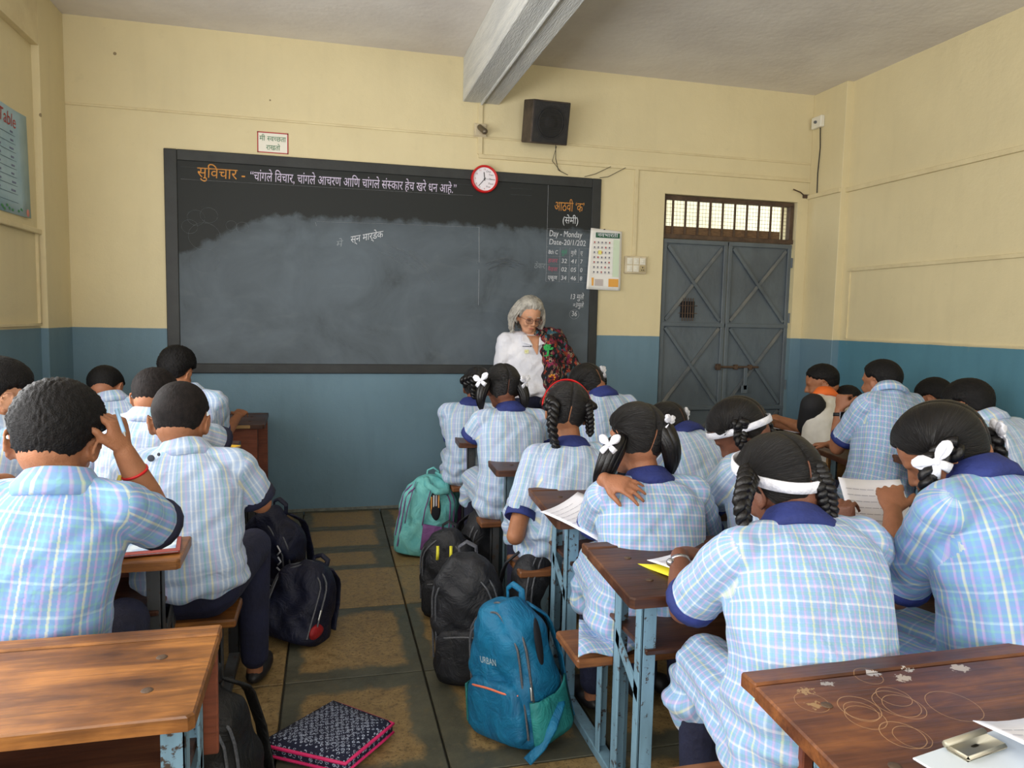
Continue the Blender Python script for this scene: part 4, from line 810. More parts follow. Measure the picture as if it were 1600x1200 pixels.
def desk(label, x0, x1, yn, yf, by0, by1, top=None, bench=None, legs=None, panel=None, zn=.700, zf=.726, fray=0, inset=True, lin=.06, pz=.46, bx0=None, shelf=True):
    top = top or M_W3; bench = bench or M_W4; legs = legs or M_BLUE; panel = panel or M_W5; zoff = (zn + zf) / 2 - .713
    t = thing('school_desk', ((x0 + x1) / 2, (yn + yf) / 2, 0), label, 'desk', 'two-seat school desks joined to benches')
    led = .05; sl = math.atan2(zf - zn, yf - led - yn)
    g = G(); zt = lambda y: zn + (zf - zn) * (y - yn) / (yf - led - yn)
    pts = [A(x0, yn, zn), A(x1, yn, zn), A(x1, yf - led - .002, zf), A(x0, yf - led - .002, zf)]; cut = .010
    outl = [(x0 + cut, yn), (x1 - cut, yn), (x1, yn + cut), (x1, yf - led - .002), (x0, yf - led - .002), (x0, yn + cut)]
    up = np.array([[x, y, zt(y)] for x, y in outl]); ins = up + (up.mean(0) - up) * A(.006, .014, 0); ins[:, 2] = [zt(y) for y in ins[:, 1]]
    g.rings([up - A(0, 0, .028), up - A(0, 0, .004), ins]); board = obj('tabletop', g, top, t)
    obj('pen_ledge', G().box((x0, yf - led, zf - .028), (x1, yf, zf + .003), .004), top, t)
    for k in range(fray):
        q = obj('chipped_edge', G().box((x0 + .0 + .22 * k, yn - .004, zn - .026), (x0 + .2 + .22 * k, yn + .012, zn - .004), .004), M_FRAY, board)
    for x in (x0 + .095, x1 - .095):
        for y in (yn + .10, yf - .13): obj('bolt', G().ell((x, y, zt(y)), (.011, .011, .0025), None, 12, 6), M_RUST, t, True)
    ze = zn - .03; LX0 = x0 + lin; LX1 = x1 - lin
    for sx_, X in ((1, LX0), (-1, LX1)):
        g = G(); angle(g, X, yn + .06, 0, ze, sx_, 1); obj('leg', g, legs, t); g = G(); angle(g, X, min(yf - .06, yn + .25), 0, ze, sx_, -1); obj('leg', g, legs, t)
        g = G(); p, q = A(X, min(yf - .075, yn + .235), .50), A(X, yn + .075, .40); u = A(sx_ * .005, 0, 0); g.quadpatch([p - A(0, 0, .02), q - A(0, 0, .02), q + A(0, 0, .02), p + A(0, 0, .02)] if sx_ > 0 else [q - A(0, 0, .02), p - A(0, 0, .02), p + A(0, 0, .02), q + A(0, 0, .02)], 1, 1, None, .006); obj('brace', g, legs, t)
        obj('runner', G().box((X - .002 if sx_ > 0 else X - .04, by0 + .02, .0), (X + .04 if sx_ > 0 else X + .002, yf - .05, .032), .003), legs, t)
        if by1 is not None:
            for y, sy in ((by0 + .02, 1), (by1 - .02, -1)): g = G(); angle(g, X - .001, y, .03, .392, sx_, sy, .038); obj('bench_leg', g, legs, t)
            obj('bench_rail', G().box((X, by0 + .03, .375), (X + sx_ * .03, by1 - .03, .392), .002), legs, t)
    ex = .11 if inset else .004; obj('front_panel', G().box((x0 + ex, yf - .055, pz), (x1 - ex, yf - .037, zf - .028), .003), panel, t)
    if shelf: obj('book_shelf', G().box((LX0 + .01, yn + .05, .52), (LX1 - .01, yf - .062, .535), .003), M_W3, t)
    bx = x0 - .03 if bx0 is None else bx0; obj('bench_seat', G().box((bx, by0, .392), (x1 + .0, by1, .42), .006), bench, t)
    return t
DK = {}
DK['A'] = desk('scratched reddish desk with compass-drawn circles in the near right corner', .775, 2.0, .82, 1.215, .25, .5, M_W2, None, M_BLUE, M_W6)
DK['B'] = desk('splintered desk with sky blue legs before the front girl with white headband', .745, 1.98, 1.67, 2.05, 1.19, 1.41, M_W3, None, M_BLUE)
DK['C'] = desk('dark desk with blue legs beside the tall black backpacks, behind the blue bag', .775, 2.0, 2.38, 2.78, 1.93, 2.14, M_W3, None, M_BLUE, None, bx0=.70)
DK['D'] = desk('desk with pale wooden end panel and grey legs in front of the red headband girl', .755, 2.0, 3.24, 3.68, 2.68, 2.90, M_W3, None, M_BLUG, bx0=.725)
DK['E'] = desk('narrow dark desk in front of the girl with two bow-tied ponytails', .715, 1.95, 4.0, 4.40, 3.38, 3.60, M_W3, None, M_LGRY, bx0=.715)
DK['F'] = desk('far desk below the blackboard with books on its left end', .735, 1.95, 4.52, 4.82, 4.12, 4.31, M_W3, None, M_BLUG, zn=.755, zf=.775, bx0=.70)
DK['LA'] = desk('golden brown empty desk with bolts in the near left corner', -1.45, -.222, 1.295, 1.65, .75, 1.0, M_W1, M_W1, M_BLUE, M_W6, zn=.712, zf=.722, inset=False, lin=.025)
DK['L2'] = desk('worn desk end beside the boy holding his head', -1.55, -.405, 2.19, 2.62, 1.72, 1.95, M_W1, None, M_LGRY, M_W6, inset=False)
DK['L3'] = desk('desk in front of the boy seated on the aisle, pale end showing past his shoulder', -1.55, -.285, 2.98, 3.36, 2.42, 2.62, M_W5, M_W1, M_LGRY, M_W6)
DK['L4'] = desk('desk carrying the yellow-covered book in the left rows', -1.55, -.44, 3.70, 4.06, 3.28, 3.50, M_W3, None, M_LGRY, M_W6)
DK['L5'] = desk('farthest left desk with chipped edge and red-brown panel against the blue wall', -1.55, -.385, 4.84, 5.20, 4.30, 4.52, M_W3, None, M_LGRY, M_W6, fray=5, pz=.28, inset=False)
obj('modesty_panel', G().box((-1.4, 4.865, .34), (-.43, 4.88, .675), .004), M_W6, DK['L5'])
DK['R1'] = desk('far right desk near the door under the jersey boy\'s papers', 2.80, 3.75, 3.98, 4.32, 3.58, 3.78, M_W3, None, M_LGRY)
DK['R3'] = desk('small dark desk under the elbow of the boy with the wrist watch', 2.61, 3.75, 3.17, 3.56, 2.78, 2.98, M_W3, None, M_BLUG)
DK['R5'] = desk('pale-sided desk behind the bowed head of the girl at right', 2.545, 3.75, 2.50, 2.88, 2.0, 2.22, M_W3, None, M_BLUE, M_W5, zn=.785, zf=.805, pz=.52, inset=False)

# ================================================================== BAGS
def nylon(name, c, c2=None, rough=.55):
    m, nt, b = mat_new(name); N = NT(nt); tc = N('TexCoord'); n = N('TexNoise', {'Vector': (tc, 'Object'), 'Scale': 11.0, 'Detail': 5, 'Roughness': .6, 'Distortion': 1.0}); w = N('TexNoise', {'Vector': (tc, 'Object'), 'Scale': 500.0})
    c2 = c2 or tuple(x * .72 for x in c); hook(nt, b, N.ramp(n, [(.3, c2), (.7, c)]), N.m('ADD', n, N.m('MULTIPLY', w, .03)), .02, .8); b.inputs['Roughness'].default_value = rough; b.inputs['Specular IOR Level'].default_value = .35; MATS[name] = m; return m
N_BLK = nylon('black_nylon', srgb(40, 41, 46), srgb(22, 23, 26)); N_BLU = nylon('petrol_blue_nylon', srgb(22, 116, 156), srgb(16, 88, 126)); N_TEAL = nylon('sea_green_nylon', srgb(44, 138, 134), srgb(30, 110, 112))
N_AQ = nylon('turquoise_canvas', srgb(130, 206, 200), srgb(96, 176, 178), .8); N_PUR = nylon('purple_canvas', srgb(132, 88, 142), srgb(104, 66, 116), .8); N_NAV = nylon('navy_nylon', srgb(24, 28, 52), srgb(14, 16, 32)); N_REDN = nylon('red_nylon', srgb(168, 36, 40), srgb(120, 22, 28)); N_GREY = nylon('grey_nylon', srgb(96, 98, 106), srgb(70, 72, 80))
M_ZIP = simple('zip_grey', srgb(92, 94, 100), srgb(60, 62, 66), .5, 200); M_METAL = simple('zip_metal', srgb(190, 190, 186), None, .3, metal=.9); M_YEL = simple('yellow_tape', srgb(232, 224, 60), None, .6)
def backpack(label, loc, yaw, lean, w, d, h, body, side=None, trim=None, pocket=None, strap=None, roll=0, seed=0, pull=True, opening=False, strapon=True, zipc=None, group='school bags on the floor', pock=True, lump=.008):
    t = thing('backpack', loc, label, 'bag', group); M = rotm(yaw) @ rotm(0, lean, roll); o0 = A(*loc); T = lambda *p: o0 + M @ A(*p); rg = np.random.default_rng(seed); ph = rg.uniform(0, 6, 9)
    def half(z):
        k = z / h; return w / 2 * (1 - .16 * k) * (1 - max(0, (k - .62) / .38) ** 2.6 * .72) * (.90 + .10 * min(1, k / .1)), d / 2 * (1.02 - .30 * k) * (1 - max(0, (k - .74) / .26) ** 2 * .5) * (.86 + .14 * min(1, k / .1))
    th = np.linspace(0, 2 * math.pi, 37)[:-1]; pw = 2 / 3.0; cx = np.sign(np.cos(th)) * np.abs(np.cos(th)) ** pw; cy = np.sign(np.sin(th)) * np.abs(np.sin(th)) ** pw
    zs = np.concatenate([[.0, .012], np.linspace(.04, .9, 14), [.95, .98, 1.0]]) * h; g = G(); rs = []
    for z in zs:
        a, b_ = half(z); q = .86 if z == 0 else 1.0
        rs.append(np.array([T(a * q * x, b_ * q * y, z) for x, y in zip(cx, cy)]))
    g.rings(rs)
    def post(V, N):
        L = (V - o0) @ M; n = lump * (np.sin(L[:, 2] * 34 + 2 * np.sin(L[:, 0] * 20 + ph[0]) + ph[1]) * .6 + .5 * np.sin(L[:, 0] * 48 + 2.4 * np.sin(L[:, 2] * 16 + ph[2])) + .4 * np.sin(L @ A(60, 40, 52) + ph[3]) * np.sin(L[:, 2] * 21)); n *= sst(L[:, 2], .0, .06)
        return V + N * n[:, None]
    B_ = fuse(obj('bag_body', g, body, t), .007, 6, post)
    zc = zipc or M_ZIP
    def arch(u, y, z0, inset, m=26):
        P = []
        for i in range(m):
            s_ = i / (m - 1) * 2 - 1; ang = s_ * math.pi / 2; kk = abs(s_); z = z0 + (h * inset - z0) * (1 - kk ** 2.6); a, b_ = half(min(z, h)); x = math.copysign(min(a * u, a * u * (1.0 if kk > .55 else kk / .55)), s_); P.append(T(x, -b_ * y, z))
        return P
    # front pocket, its zip and seams
    if pock:
        g = G(); rs = []; a0, b0 = half(h * .2)
        for z, q in ((.05, .6), (.07, .9), (.12, 1), (.30, 1.0), (.40, .96), (.46, .8), (.475, .55)):
            a, b_ = half(z * h); rs.append(np.array([T(a * .80 * q * x, -b_ * .96 - .030 * q * (abs(y) if y < 0 else 0) + (.03 if y > 0 else 0), z * h) for x, y in zip(cx, cy)]))
        g.rings(rs); fuse(obj('front_pocket', g, pocket or body, t), .007, 4)
        a, b_ = half(.44 * h); obj('pocket_zip', G().tube([T(a * .74 * s_, -b_ * .97 - .026 * (1 - s_ ** 4), .435 * h - .012 * s_ * s_) for s_ in np.linspace(-1, 1, 13)], .0038, 6), trim or zc, t)
    obj('main_zip', G().tube(arch(.93, .62, h * .22, .985), .0045, 6), zc, t); obj('piping', G().tube(arch(.80, .83, h * .10, .93), .0040, 6), zc, t)
    if pull:
        a, b_ = half(h * .5); p = T(a * .95, -b_ * .62 - .006, h * .45); q = T(a * .97, -b_ * .62 - .012, h * .45 - .035)
        z_ = obj('zip_pull', G().cap(p, q, .005, .004, 8), M_METAL, t, True)
    if side is not None:
        for sg in (-1, 1):
            g = G(); P = []
            for j in range(9):
                z = (.06 + .34 * j / 8) * h; a, b_ = half(z); P.append([T(sg * (a * (.90 + .12 * (1 - (s_) ** 4)) + .012), b_ * .86 * s_, z + (.03 * s_ * h if j == 8 else 0) - (.05 * h * (1 - s_ ** 2) if j == 8 else 0)) for s_ in np.linspace(-1, 1, 9)])
            n = 9; V = np.array(P).reshape(-1, 3); Fs = [[j * n + i, j * n + i + 1, (j + 1) * n + i + 1, (j + 1) * n + i] for i in range(n - 1) for j in range(n - 1)]; g.add(V, Fs)
            o = obj('side_pocket', g, side, t, True); md = o.modifiers.new('s', 'SOLIDIFY'); md.thickness = .006; md.offset = 0
    a, b_ = half(h * .96); hd = [T(-.035, b_ * .9, h * .93), T(-.034, b_ + .0, h * 1.03), T(0, b_ * .9, h * 1.075), T(.034, b_, h * 1.03), T(.035, b_ * .9, h * .93)]
    obj('top_handle', G().tube([lerp(hd[int(min(x, 3))], hd[int(min(x, 3)) + 1], x - int(min(x, 3))) for x in np.linspace(0, 4, 17)], .011, 8, flat=.45), strap or body, t, True)
    if strapon:
        for sg in (-1, 1):
            P = [T(sg * .05, half(h * .9)[1] * .9, h * .93), T(sg * .07, half(h * .8)[1] + .04, h * .8), T(sg * .085, half(h * .5)[1] + .05, h * .5), T(sg * .10, half(h * .2)[1] + .03, h * .22), T(sg * w * .42, half(h * .1)[1], h * .08)]
            obj('shoulder_strap', G().tube([lerp(P[int(min(x, 3))], P[int(min(x, 3)) + 1], x - int(min(x, 3))) for x in np.linspace(0, 4, 15)], .024, 10, flat=.25), strap or body, t, True)
    return t, T, half
# petrol blue bag leaning on the desk leg
t, T, hf = backpack('petrol blue backpack with sea green side pocket and orange line, leaning on a desk leg', (.64, 2.30, 0), -58, -3, .33, .23, .46, N_BLU, N_TEAL, simple('orange_piping', srgb(226, 120, 88), None, .6), None, None, 9, 3)
a, b_ = hf(.30)
text('lettering', 'URBAN', 0, 0, .020, simple('pale_logo', srgb(170, 186, 190), None, .5), t, 0, 0, .075, 0, ((T(1, 0, 0) - T(0, 0, 0), T(0, 0, 1) - T(0, 0, 0)), T(-.035, -b_ - .016, .275)))
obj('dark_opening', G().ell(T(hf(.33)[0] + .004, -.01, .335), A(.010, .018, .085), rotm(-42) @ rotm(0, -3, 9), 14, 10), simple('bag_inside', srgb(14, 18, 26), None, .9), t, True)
obj('hanging_strap', G().tube([T(.13, .08, .12), T(.18, .02, .13), T(.19, -.04, .08), T(.17, -.08, .03), T(.16, -.14, .008)], .016, 8, flat=.22), N_BLU, t, True)
# black bags
t, T, hf = backpack('tall black backpack with grey zips, foremost of the black bags in the aisle', (.56, 2.72, 0), -24, -2, .31, .22, .49, N_BLK, None, None, None, N_GREY, 5, 5)
obj('zip_tag', G().box(T(.03, -hf(.2)[1] - .045, .17), T(.03, -hf(.2)[1] - .045, .17) + A(.006, .004, .04), .001), M_METAL, t)
backpack('plain black backpack wedged between the tall black bag and the desk', (.80, 2.78, 0), 35, -2, .27, .18, .50, N_BLK, None, None, None, N_BLK, -2, 8, pock=False)
t, T, hf = backpack('slumped black backpack with a small blue tag on its zip', (.575, 3.34, 0), -30, 2, .29, .20, .40, N_BLK, None, None, None, N_BLK, 6, 9)
obj('zip_tag', G().box(T(-.02, -hf(.2)[1] - .05, .155), T(-.02, -hf(.2)[1] - .05, .155) + A(.045, .006, .045), .002, rotm(10, 0, 8)), nylon('tag_blue', srgb(70, 84, 122)), t)
for q in (-.01, .055): obj('yellow_tape', G().tube([T(q, -hf(.3)[1] - .012, .345), T(q + .004, -hf(.3)[1] - .03, .315), T(q, -hf(.3)[1] - .03, .285)], .007, 8, flat=.4), M_YEL, t, True)
t, T, hf = backpack('black backpack with a yellow handle loop behind the slumped one', (.745, 3.55, 0), 20, -2, .26, .18, .44, N_BLK, None, None, None, N_BLK, -2, 10, pock=False)
obj('yellow_loop', G().tube([T(-.03, 0, .43), T(-.015, -.01, .465), T(.015, -.01, .468), T(.03, 0, .435)], .010, 8, flat=.5), M_YEL, t, True)
# turquoise bag and its neighbour
t, T, hf = backpack('turquoise canvas backpack with purple trim and a gaping zip by the aisle', (.55, 4.26, 0), -12, 4, .37, .25, .47, N_AQ, None, N_PUR, None, N_AQ, -6, 12, pull=False, pock=False, strapon=False, zipc=N_PUR)
obj('purple_pocket', G().quadpatch([T(-.01, -.138, .05), T(.145, -.130, .05), T(.145, -.125, .19), T(-.01, -.135, .20)], 6, 6, lambda a, b: A(0, -.012 * math.sin(3.14 * a) * math.sin(3.14 * b), 0), .008), N_PUR, t, True)
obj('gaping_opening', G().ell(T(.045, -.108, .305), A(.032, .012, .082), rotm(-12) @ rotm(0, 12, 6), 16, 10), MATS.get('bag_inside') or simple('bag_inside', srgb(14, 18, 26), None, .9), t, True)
for i, c in enumerate((srgb(220, 150, 70), srgb(226, 224, 218), srgb(200, 196, 206), srgb(222, 160, 90))): obj('book_edge', G().box(T(.025 + i * .013, -.118, .26 + .01 * i), T(.025 + i * .013, -.118, .26 + .01 * i) + A(.008, .006, .10), .001), simple('bagbook%d' % i, c, None, .6), t)
obj('drooping_flap', G().tube([T(-.03, -.06, .46), T(-.015, -.11, .425), T(.045, -.135, .395), T(.10, -.11, .40), T(.10, -.04, .45), T(.02, -.01, .485)], [.016, .021, .024, .024, .021, .014], 10, flat=.6), N_AQ, t, True)
for u in (-.105, -.005): obj('purple_stripe', G().tube([T(u - .01, -.125, .19), T(u - .005, -.122, .28), T(u + .01, -.098, .38), T(u + .02, -.07, .43)], [.010, .010, .008, .004], 8, flat=.3), N_PUR, t, True)
t, T, hf = backpack('purple and turquoise backpack with open top behind the turquoise one', (.78, 4.46, 0), 8, -4, .25, .20, .49, N_PUR, None, N_AQ, None, N_AQ, -5, 14, pock=False, strapon=False, zipc=N_AQ)
obj('turquoise_side', G().ell(T(-.07, -.05, .27), A(.055, .05, .17), rotm(8), 16, 12), N_AQ, t, True)
# left side bags
t, T, hf = backpack('navy and black backpack with red stripes leaning beside the bench on the left aisle', (-.24, 3.62, 0), -38, -14, .34, .24, .52, N_NAV, None, simple('white_zip', srgb(180, 182, 188), None, .5), N_NAV, N_NAV, -10, 16)
obj('red_corner', G().ell(T(-.10, -.13, .07), A(.06, .045, .04), rotm(-38), 14, 10), N_REDN, t, True); obj('red_stripe', G().tube([T(-.12, -.12, .33), T(-.03, -.14, .28), T(.06, -.13, .22)], [.016, .024, .012], 10, flat=.4), N_REDN, t, True)
for i in range(5): obj('white_scribble', G().tube([T(.10 + .005 * (i % 2), -.09 - .005 * i, .42 - i * .055), T(.125, -.10, .405 - i * .055), T(.112, -.105, .385 - i * .055)], .004, 6), MATS['white_zip'], t, True)
t, T, hf = backpack('round navy and red bag slumped on the floor by the boy\'s leg', (-.15, 3.20, 0), -28, 20, .30, .24, .34, N_NAV, None, N_REDN, N_NAV, N_NAV, -8, 18, pock=False)
obj('red_patch', G().ell(T(.128, -.05, .07), A(.018, .06, .032), rotm(-28), 14, 10), N_REDN, t, True)
backpack('black bag in shadow beside the golden brown desk', (-.30, 2.0, 0), -20, -4, .30, .24, .44, nylon('matte_black_nylon', srgb(26, 26, 26), srgb(14, 14, 14)), None, None, None, None, 3, 20, pock=False, lump=.012)
# floral pouch on the floor
t = thing('cloth_pouch', (-.02, 2.36, 0), 'flat navy floral cloth pouch with pink piping on the floor', 'pouch')
def flor():
    m, nt, b = mat_new('floral_cloth'); N = NT(nt); tc = N('TexCoord'); v = N('TexVoronoi', {'Vector': (tc, 'Object'), 'Scale': 62.0, 'Randomness': .25}); f = N.ramp(v, [(0.0, 1.0), (.16, 1.0), (.18, 0.0), (.28, 0.0), (.30, 1.0), (.40, 1.0), (.42, 0.0)], True)
    n = N('TexNoise', {'Vector': (tc, 'Object'), 'Scale': 160.0}); hook(nt, b, N.mix(N.m('MULTIPLY', f, N.ramp(n, [(.42, 0.0), (.5, 1.0)])), srgb(22, 26, 50), srgb(176, 186, 206)), n, .002); b.inputs['Roughness'].default_value = .9; return m
Mp = rotm(-26); c = A(.0, 2.36, .03); q = [(-.17, -.12), (.13, -.15), (.19, .09), (-.06, .17)]
def slab_rings(z, k): return np.array([c + Mp @ A(x * k, y * k, z) for (x0_, y0_), (x1_, y1_) in zip(q, q[1:] + q[:1]) for x, y in [(x0_ + (x1_ - x0_) * s_, y0_ + (y1_ - y0_) * s_) for s_ in (0, .25, .5, .75)]])
obj('pouch_body', G().rings([slab_rings(-.028, .94), slab_rings(-.012, 1), slab_rings(.012, 1), slab_rings(.03, .93), slab_rings(.038, .6)]), flor(), t, True)
PKM = simple('pink_piping', srgb(226, 44, 110), None, .6); rr = slab_rings(.016, 1.01); obj('pink_piping', G().tube(rr, .0055, 8, loop=True), PKM, t, True); rr = slab_rings(-.014, 1.01); obj('pink_piping', G().tube(rr, .005, 8, loop=True), PKM, t, True)

# ================================================================== BOOKS, PAPERS, PENS
M_PAPER = simple('paper', srgb(238, 238, 244), srgb(226, 226, 236), .7, 4); M_INK = simple('printed_lines', srgb(158, 158, 172), None, .7)
def paper(label, c, yaw, w=.21, h=.297, tilt=0, roll=0, curl=.01, lines=10, name='paper_sheet', cat='paper', col=None, th=.0015, group=None, mtx=None):
    M = rotm(yaw, tilt, roll) if mtx is None else mtx; c = np.asarray(c, float); t = thing(name, c, label, cat, group); P = [c + M @ A(x * w / 2, y * h / 2, 0) for x, y in ((-1, -1), (1, -1), (1, 1), (-1, 1))]
    nn = M[:, 2]; obj('sheet', G().quadpatch(P, 8, 8, lambda a, b: nn * curl * ((a - .5) ** 2 * 4 + .5 * math.sin(b * 3)), th), col or M_PAPER, t, True)
    if lines:
        g = G(); rg = np.random.default_rng(int(abs(c[0] * 1000)))
        for i in range(lines):
            b = .86 - .78 * i / max(lines, 1); a1 = rg.uniform(.45, .92)
            for a0 in np.arange(.08, a1, .12):
                V = [P[0] * (1 - a) * (1 - bb) + P[1] * a * (1 - bb) + P[2] * a * bb + P[3] * (1 - a) * bb + nn * (curl * ((a - .5) ** 2 * 4 + .5 * math.sin(bb * 3)) + .0012) for a, bb in ((a0, b), (a0 + .105, b), (a0 + .105, b + .006), (a0, b + .006))]; g.add(V, [[0, 1, 2, 3]])
        obj('printed_lines', g, M_INK, t)
    return t
def book(label, c, yaw, w, h, th, cover, pages=True, name='book', group=None, open_=False):
    M = rotm(yaw); c = np.asarray(c, float); t = thing(name, c, label, 'book', group)
    obj('pages', G().box(c + A(-w / 2 + .003, -h / 2 + .004, .0015), c + A(w / 2 - .004, h / 2 - .004, th - .0015), .001, M, c), M_PAPER, t)
    obj('cover', G().box(c + A(-w / 2, -h / 2, th - .0015), c + A(w / 2, h / 2, th + .0005), .0008, M, c).box(c + A(-w / 2, -h / 2, 0), c + A(w / 2, h / 2, .0015), .0008, M, c).box(c + A(-w / 2, -h / 2, 0), c + A(-w / 2 + .002, h / 2, th), .0008, M, c), cover, t); return t, M
def pen(label, p, q, c, r=.0045):
    p = np.asarray(p, float); q = np.asarray(q, float); t = thing('pen', p, label, 'pen'); d = nz(q - p)
    obj('barrel', G().tube([p, q - d * .012], r, 10), c, t, True); obj('tip', G().rings([(q - d * .012) + 0 * d + np.array([[r * .9 * math.cos(a), r * .9 * math.sin(a), 0] for a in np.linspace(0, 6.28, 9)[:-1]]) @ np.array([nz(np.cross(d, (0, 0, 1))), np.cross(d, nz(np.cross(d, (0, 0, 1)))), d]), q + np.array([[.0008 * math.cos(a), .0008 * math.sin(a), 0] for a in np.linspace(0, 6.28, 9)[:-1]]) @ np.array([nz(np.cross(d, (0, 0, 1))), np.cross(d, nz(np.cross(d, (0, 0, 1)))), d])]), M_METAL, t); return t
C = lambda n, *c: simple(n, srgb(*c), None, .5)
DZ = .714
t, Mb = book('red and yellow textbook on top of the far desk stack', (.80, 4.66, .792), 3, .13, .19, .014, C('cover_orange', 216, 120, 60)); obj('cover_label', G().box((.765, 4.62, .8065), (.85, 4.70, .8075)), C('cover_yellow', 232, 190, 70), t)
book('thick pale lilac workbook under the red and yellow textbook', (.795, 4.66, .772), 6, .15, .21, .019, C('cover_lilac', 176, 150, 190))
t, Mb = book('glossy blue and white science book with red border under the boy\'s elbow', (-.555, 2.315, .708), 8, .26, .20, .006, C('cover_maroon', 150, 60, 44)); cc = A(-.555, 2.315, .715)
obj('cover_picture', G().box(cc + A(-.115, -.075, 0), cc + A(.118, .085, .0008), 0, rotm(8), cc), simple('sea_picture', srgb(70, 130, 190), srgb(226, 236, 240), .35, 14), t)
t, Mb = book('yellow-covered notebook lying open on a desk in the left rows', (-.545, 3.84, .722), -24, .17, .22, .008, C('cover_amber', 240, 190, 50)); paper('white page lying on the yellow notebook', (-.56, 3.81, .734), -24, .12, .18, 0, 0, .004, 0)
book('brown exercise book under the yellow notebook', (-.56, 3.78, .713), -10, .18, .22, .009, C('cover_brown', 110, 62, 50))
paper('question sheet hanging over the left edge of a dark desk', (.875, 2.36, .716), 28, .19, .27, -8, 14, .012, 8)
paper('printed question sheet held up by the girl with white headband', at(1372, 812, 1.88), 6, .20, .27, 58, -4, .012, 10, mtx=rotm(-14, -52, -2))
paper('question sheet on the yellow clipboard of the front girl', (1.01, 1.80, .722), 24, .18, .24, 0, 0, .004, 7); paper('bright yellow clipboard on the splintered desk', (1.01, 1.795, .714), 24, .225, .29, 0, 0, .002, 0, 'clipboard', 'clipboard', C('yellow_board', 226, 214, 50), .004)
paper('white answer sheet on the desk of the jersey boy', (2.96, 4.10, .722), 10, .30, .22, 0, 0, .006, 0); paper('white sheet hanging in front of the jersey boy over the desk edge', (2.98, 3.86, .66), 0, .22, .20, -60, 0, .012, 0)
t = paper('lime green clipboard under the watch boy\'s papers', (2.93, 3.36, .722), -6, .30, .22, 0, 0, .002, 0, 'clipboard', 'clipboard', C('lime_board', 200, 226, 60), .004); paper('white page on the lime green clipboard', (2.97, 3.34, .729), -6, .26, .20, 0, 0, .004, 5)
book('worn spiral notebook lying on the bench by the watch boy', (2.77, 2.86, .42), -12, .26, .18, .012, C('cover_dull_red', 120, 90, 88)); paper('answer sheet on the desk of the girl with white headband in the middle', (1.28, 2.54, .722), 10, .22, .26, 0, 0, .004, 8)
t = thing('geometry_box', (.955, 2.79, .42), 'small orange and yellow plastic geometry box on the bench', 'pencil box'); obj('box_body', G().box((.90, 2.755, .42), (1.0, 2.83, .438), .004), C('orange_plastic', 232, 120, 30), t); obj('box_lid', G().box((.904, 2.758, .438), (.996, 2.827, .443), .003), C('amber_plastic', 240, 160, 40), t); obj('lid_mark', G().box((.925, 2.775, .4432), (.955, 2.81, .444)), M_RED, t)
# bottom right: clipboard with clip and a sheet
e1 = atz(1425, 1183, .724); e2 = atz(1490, 1161, .724); ed = nz(e2 - e1); en = A(-ed[1], ed[0], 0); ya = math.degrees(math.atan2(ed[1], ed[0])); Mc = rotm(ya)
ccb = e1 + ed * .115 - en * .165
t = thing('clipboard', ccb, 'white clipboard with steel clip lying on the scratched desk', 'clipboard'); obj('board', G().box(ccb + A(-.115, -.165, -.004), ccb + A(.115, .165, .0), .003, Mc, ccb), simple('white_board', srgb(214, 224, 232), None, .35), t)
cl = ccb + Mc @ A(0, .135, .004); obj('clip', G().box(cl + A(-.050, -.018, -.004), cl + A(.050, .022, .006), .004, Mc, cl).tube([cl + Mc @ A(-.048, .022, .006), cl + Mc @ A(.048, .022, .006)], .006, 8), simple('clip_steel', srgb(178, 172, 152), None, .42, metal=.4), t, True)
p3 = atz(1520, 1139, .75); paper('loose lined sheet lifting off the clipboard in the near right corner', p3 + ed * .105 - en * .14, ya - 8, .21, .28, 4, 0, .012, 12)
paper('scrap of white paper on the shelf under the golden brown desk', (-.50, 1.40, .537), 30, .06, .05, 0, 0, .004, 0)

# ================================================================== THE CLASS
def HP(px, Y, z=.53): return A(xat(px, Y, z), Y, z)
GB_ = 'boys in checked shirts at the desks'; GG_ = 'girls in checked tunics at the desks'
def tails(P, kind, L=None, Rr=None, bows=True, r=.026, seed=0, bk=1.0, nop0=False, la=(-.078, -.050, -.012), ra=(.078, -.050, -.012), lpts=None, rpts=None, turns=5):
    """two bunches or plaits hanging from behind the ears, tied with white bows"""
    for sd, att, pts in ((-1, la, lpts), (1, ra, rpts)):
        if att is None: continue
        p0 = P['T'](*att); out = P['M'][:, 0] * sd; given = pts is not None
        if given and not nop0: pts = [P['T'](sd * .084, att[1] - .004, att[2] + .012)] + list(pts)
        if pts is None: pts = [p0 + out * .012, p0 + out * .026 + A(0, -.01, -.04), p0 + out * .026 + A(0, -.005, -.10), p0 + out * .018 + A(0, .0, -.17)]
        g = G()
        if not given: g.ell(p0 - out * .006, (r * .9, r * .9, r * .9))
        if kind == 'tail': tail(g, pts, r * 1.15, 12, seed + sd); nm = 'ponytail'
        else: braid(g, pts, r * .92, turns); nm = 'plait'
        obj(nm, g, M_STRAND, P['root'], True)
        if bows: b = G(); c_ = (pts[1] if given else p0) + out * (r * .8) + A(0, -.020, .012); bow(b, c_, nz(out + A(0, -1.1, .15)), P['M'][:, 2] * .9 + A(0, 0, .3), bk, seed + 5 + sd); obj('hair_bow', b, M_WHITE, P['root'], True)
def band(P, mat, ctr=(0, 0, .0), rx=.088, ry=.105, tilt=12, width=.024, name='headband', th=.004, a0=0, a1=360):
    g = G(); ringband(g, P['C'], P['M'], P['k'], A(*ctr), rx, ry, tilt, width, th, 56, a0, a1); return obj(name, g, mat, P['root'], True)
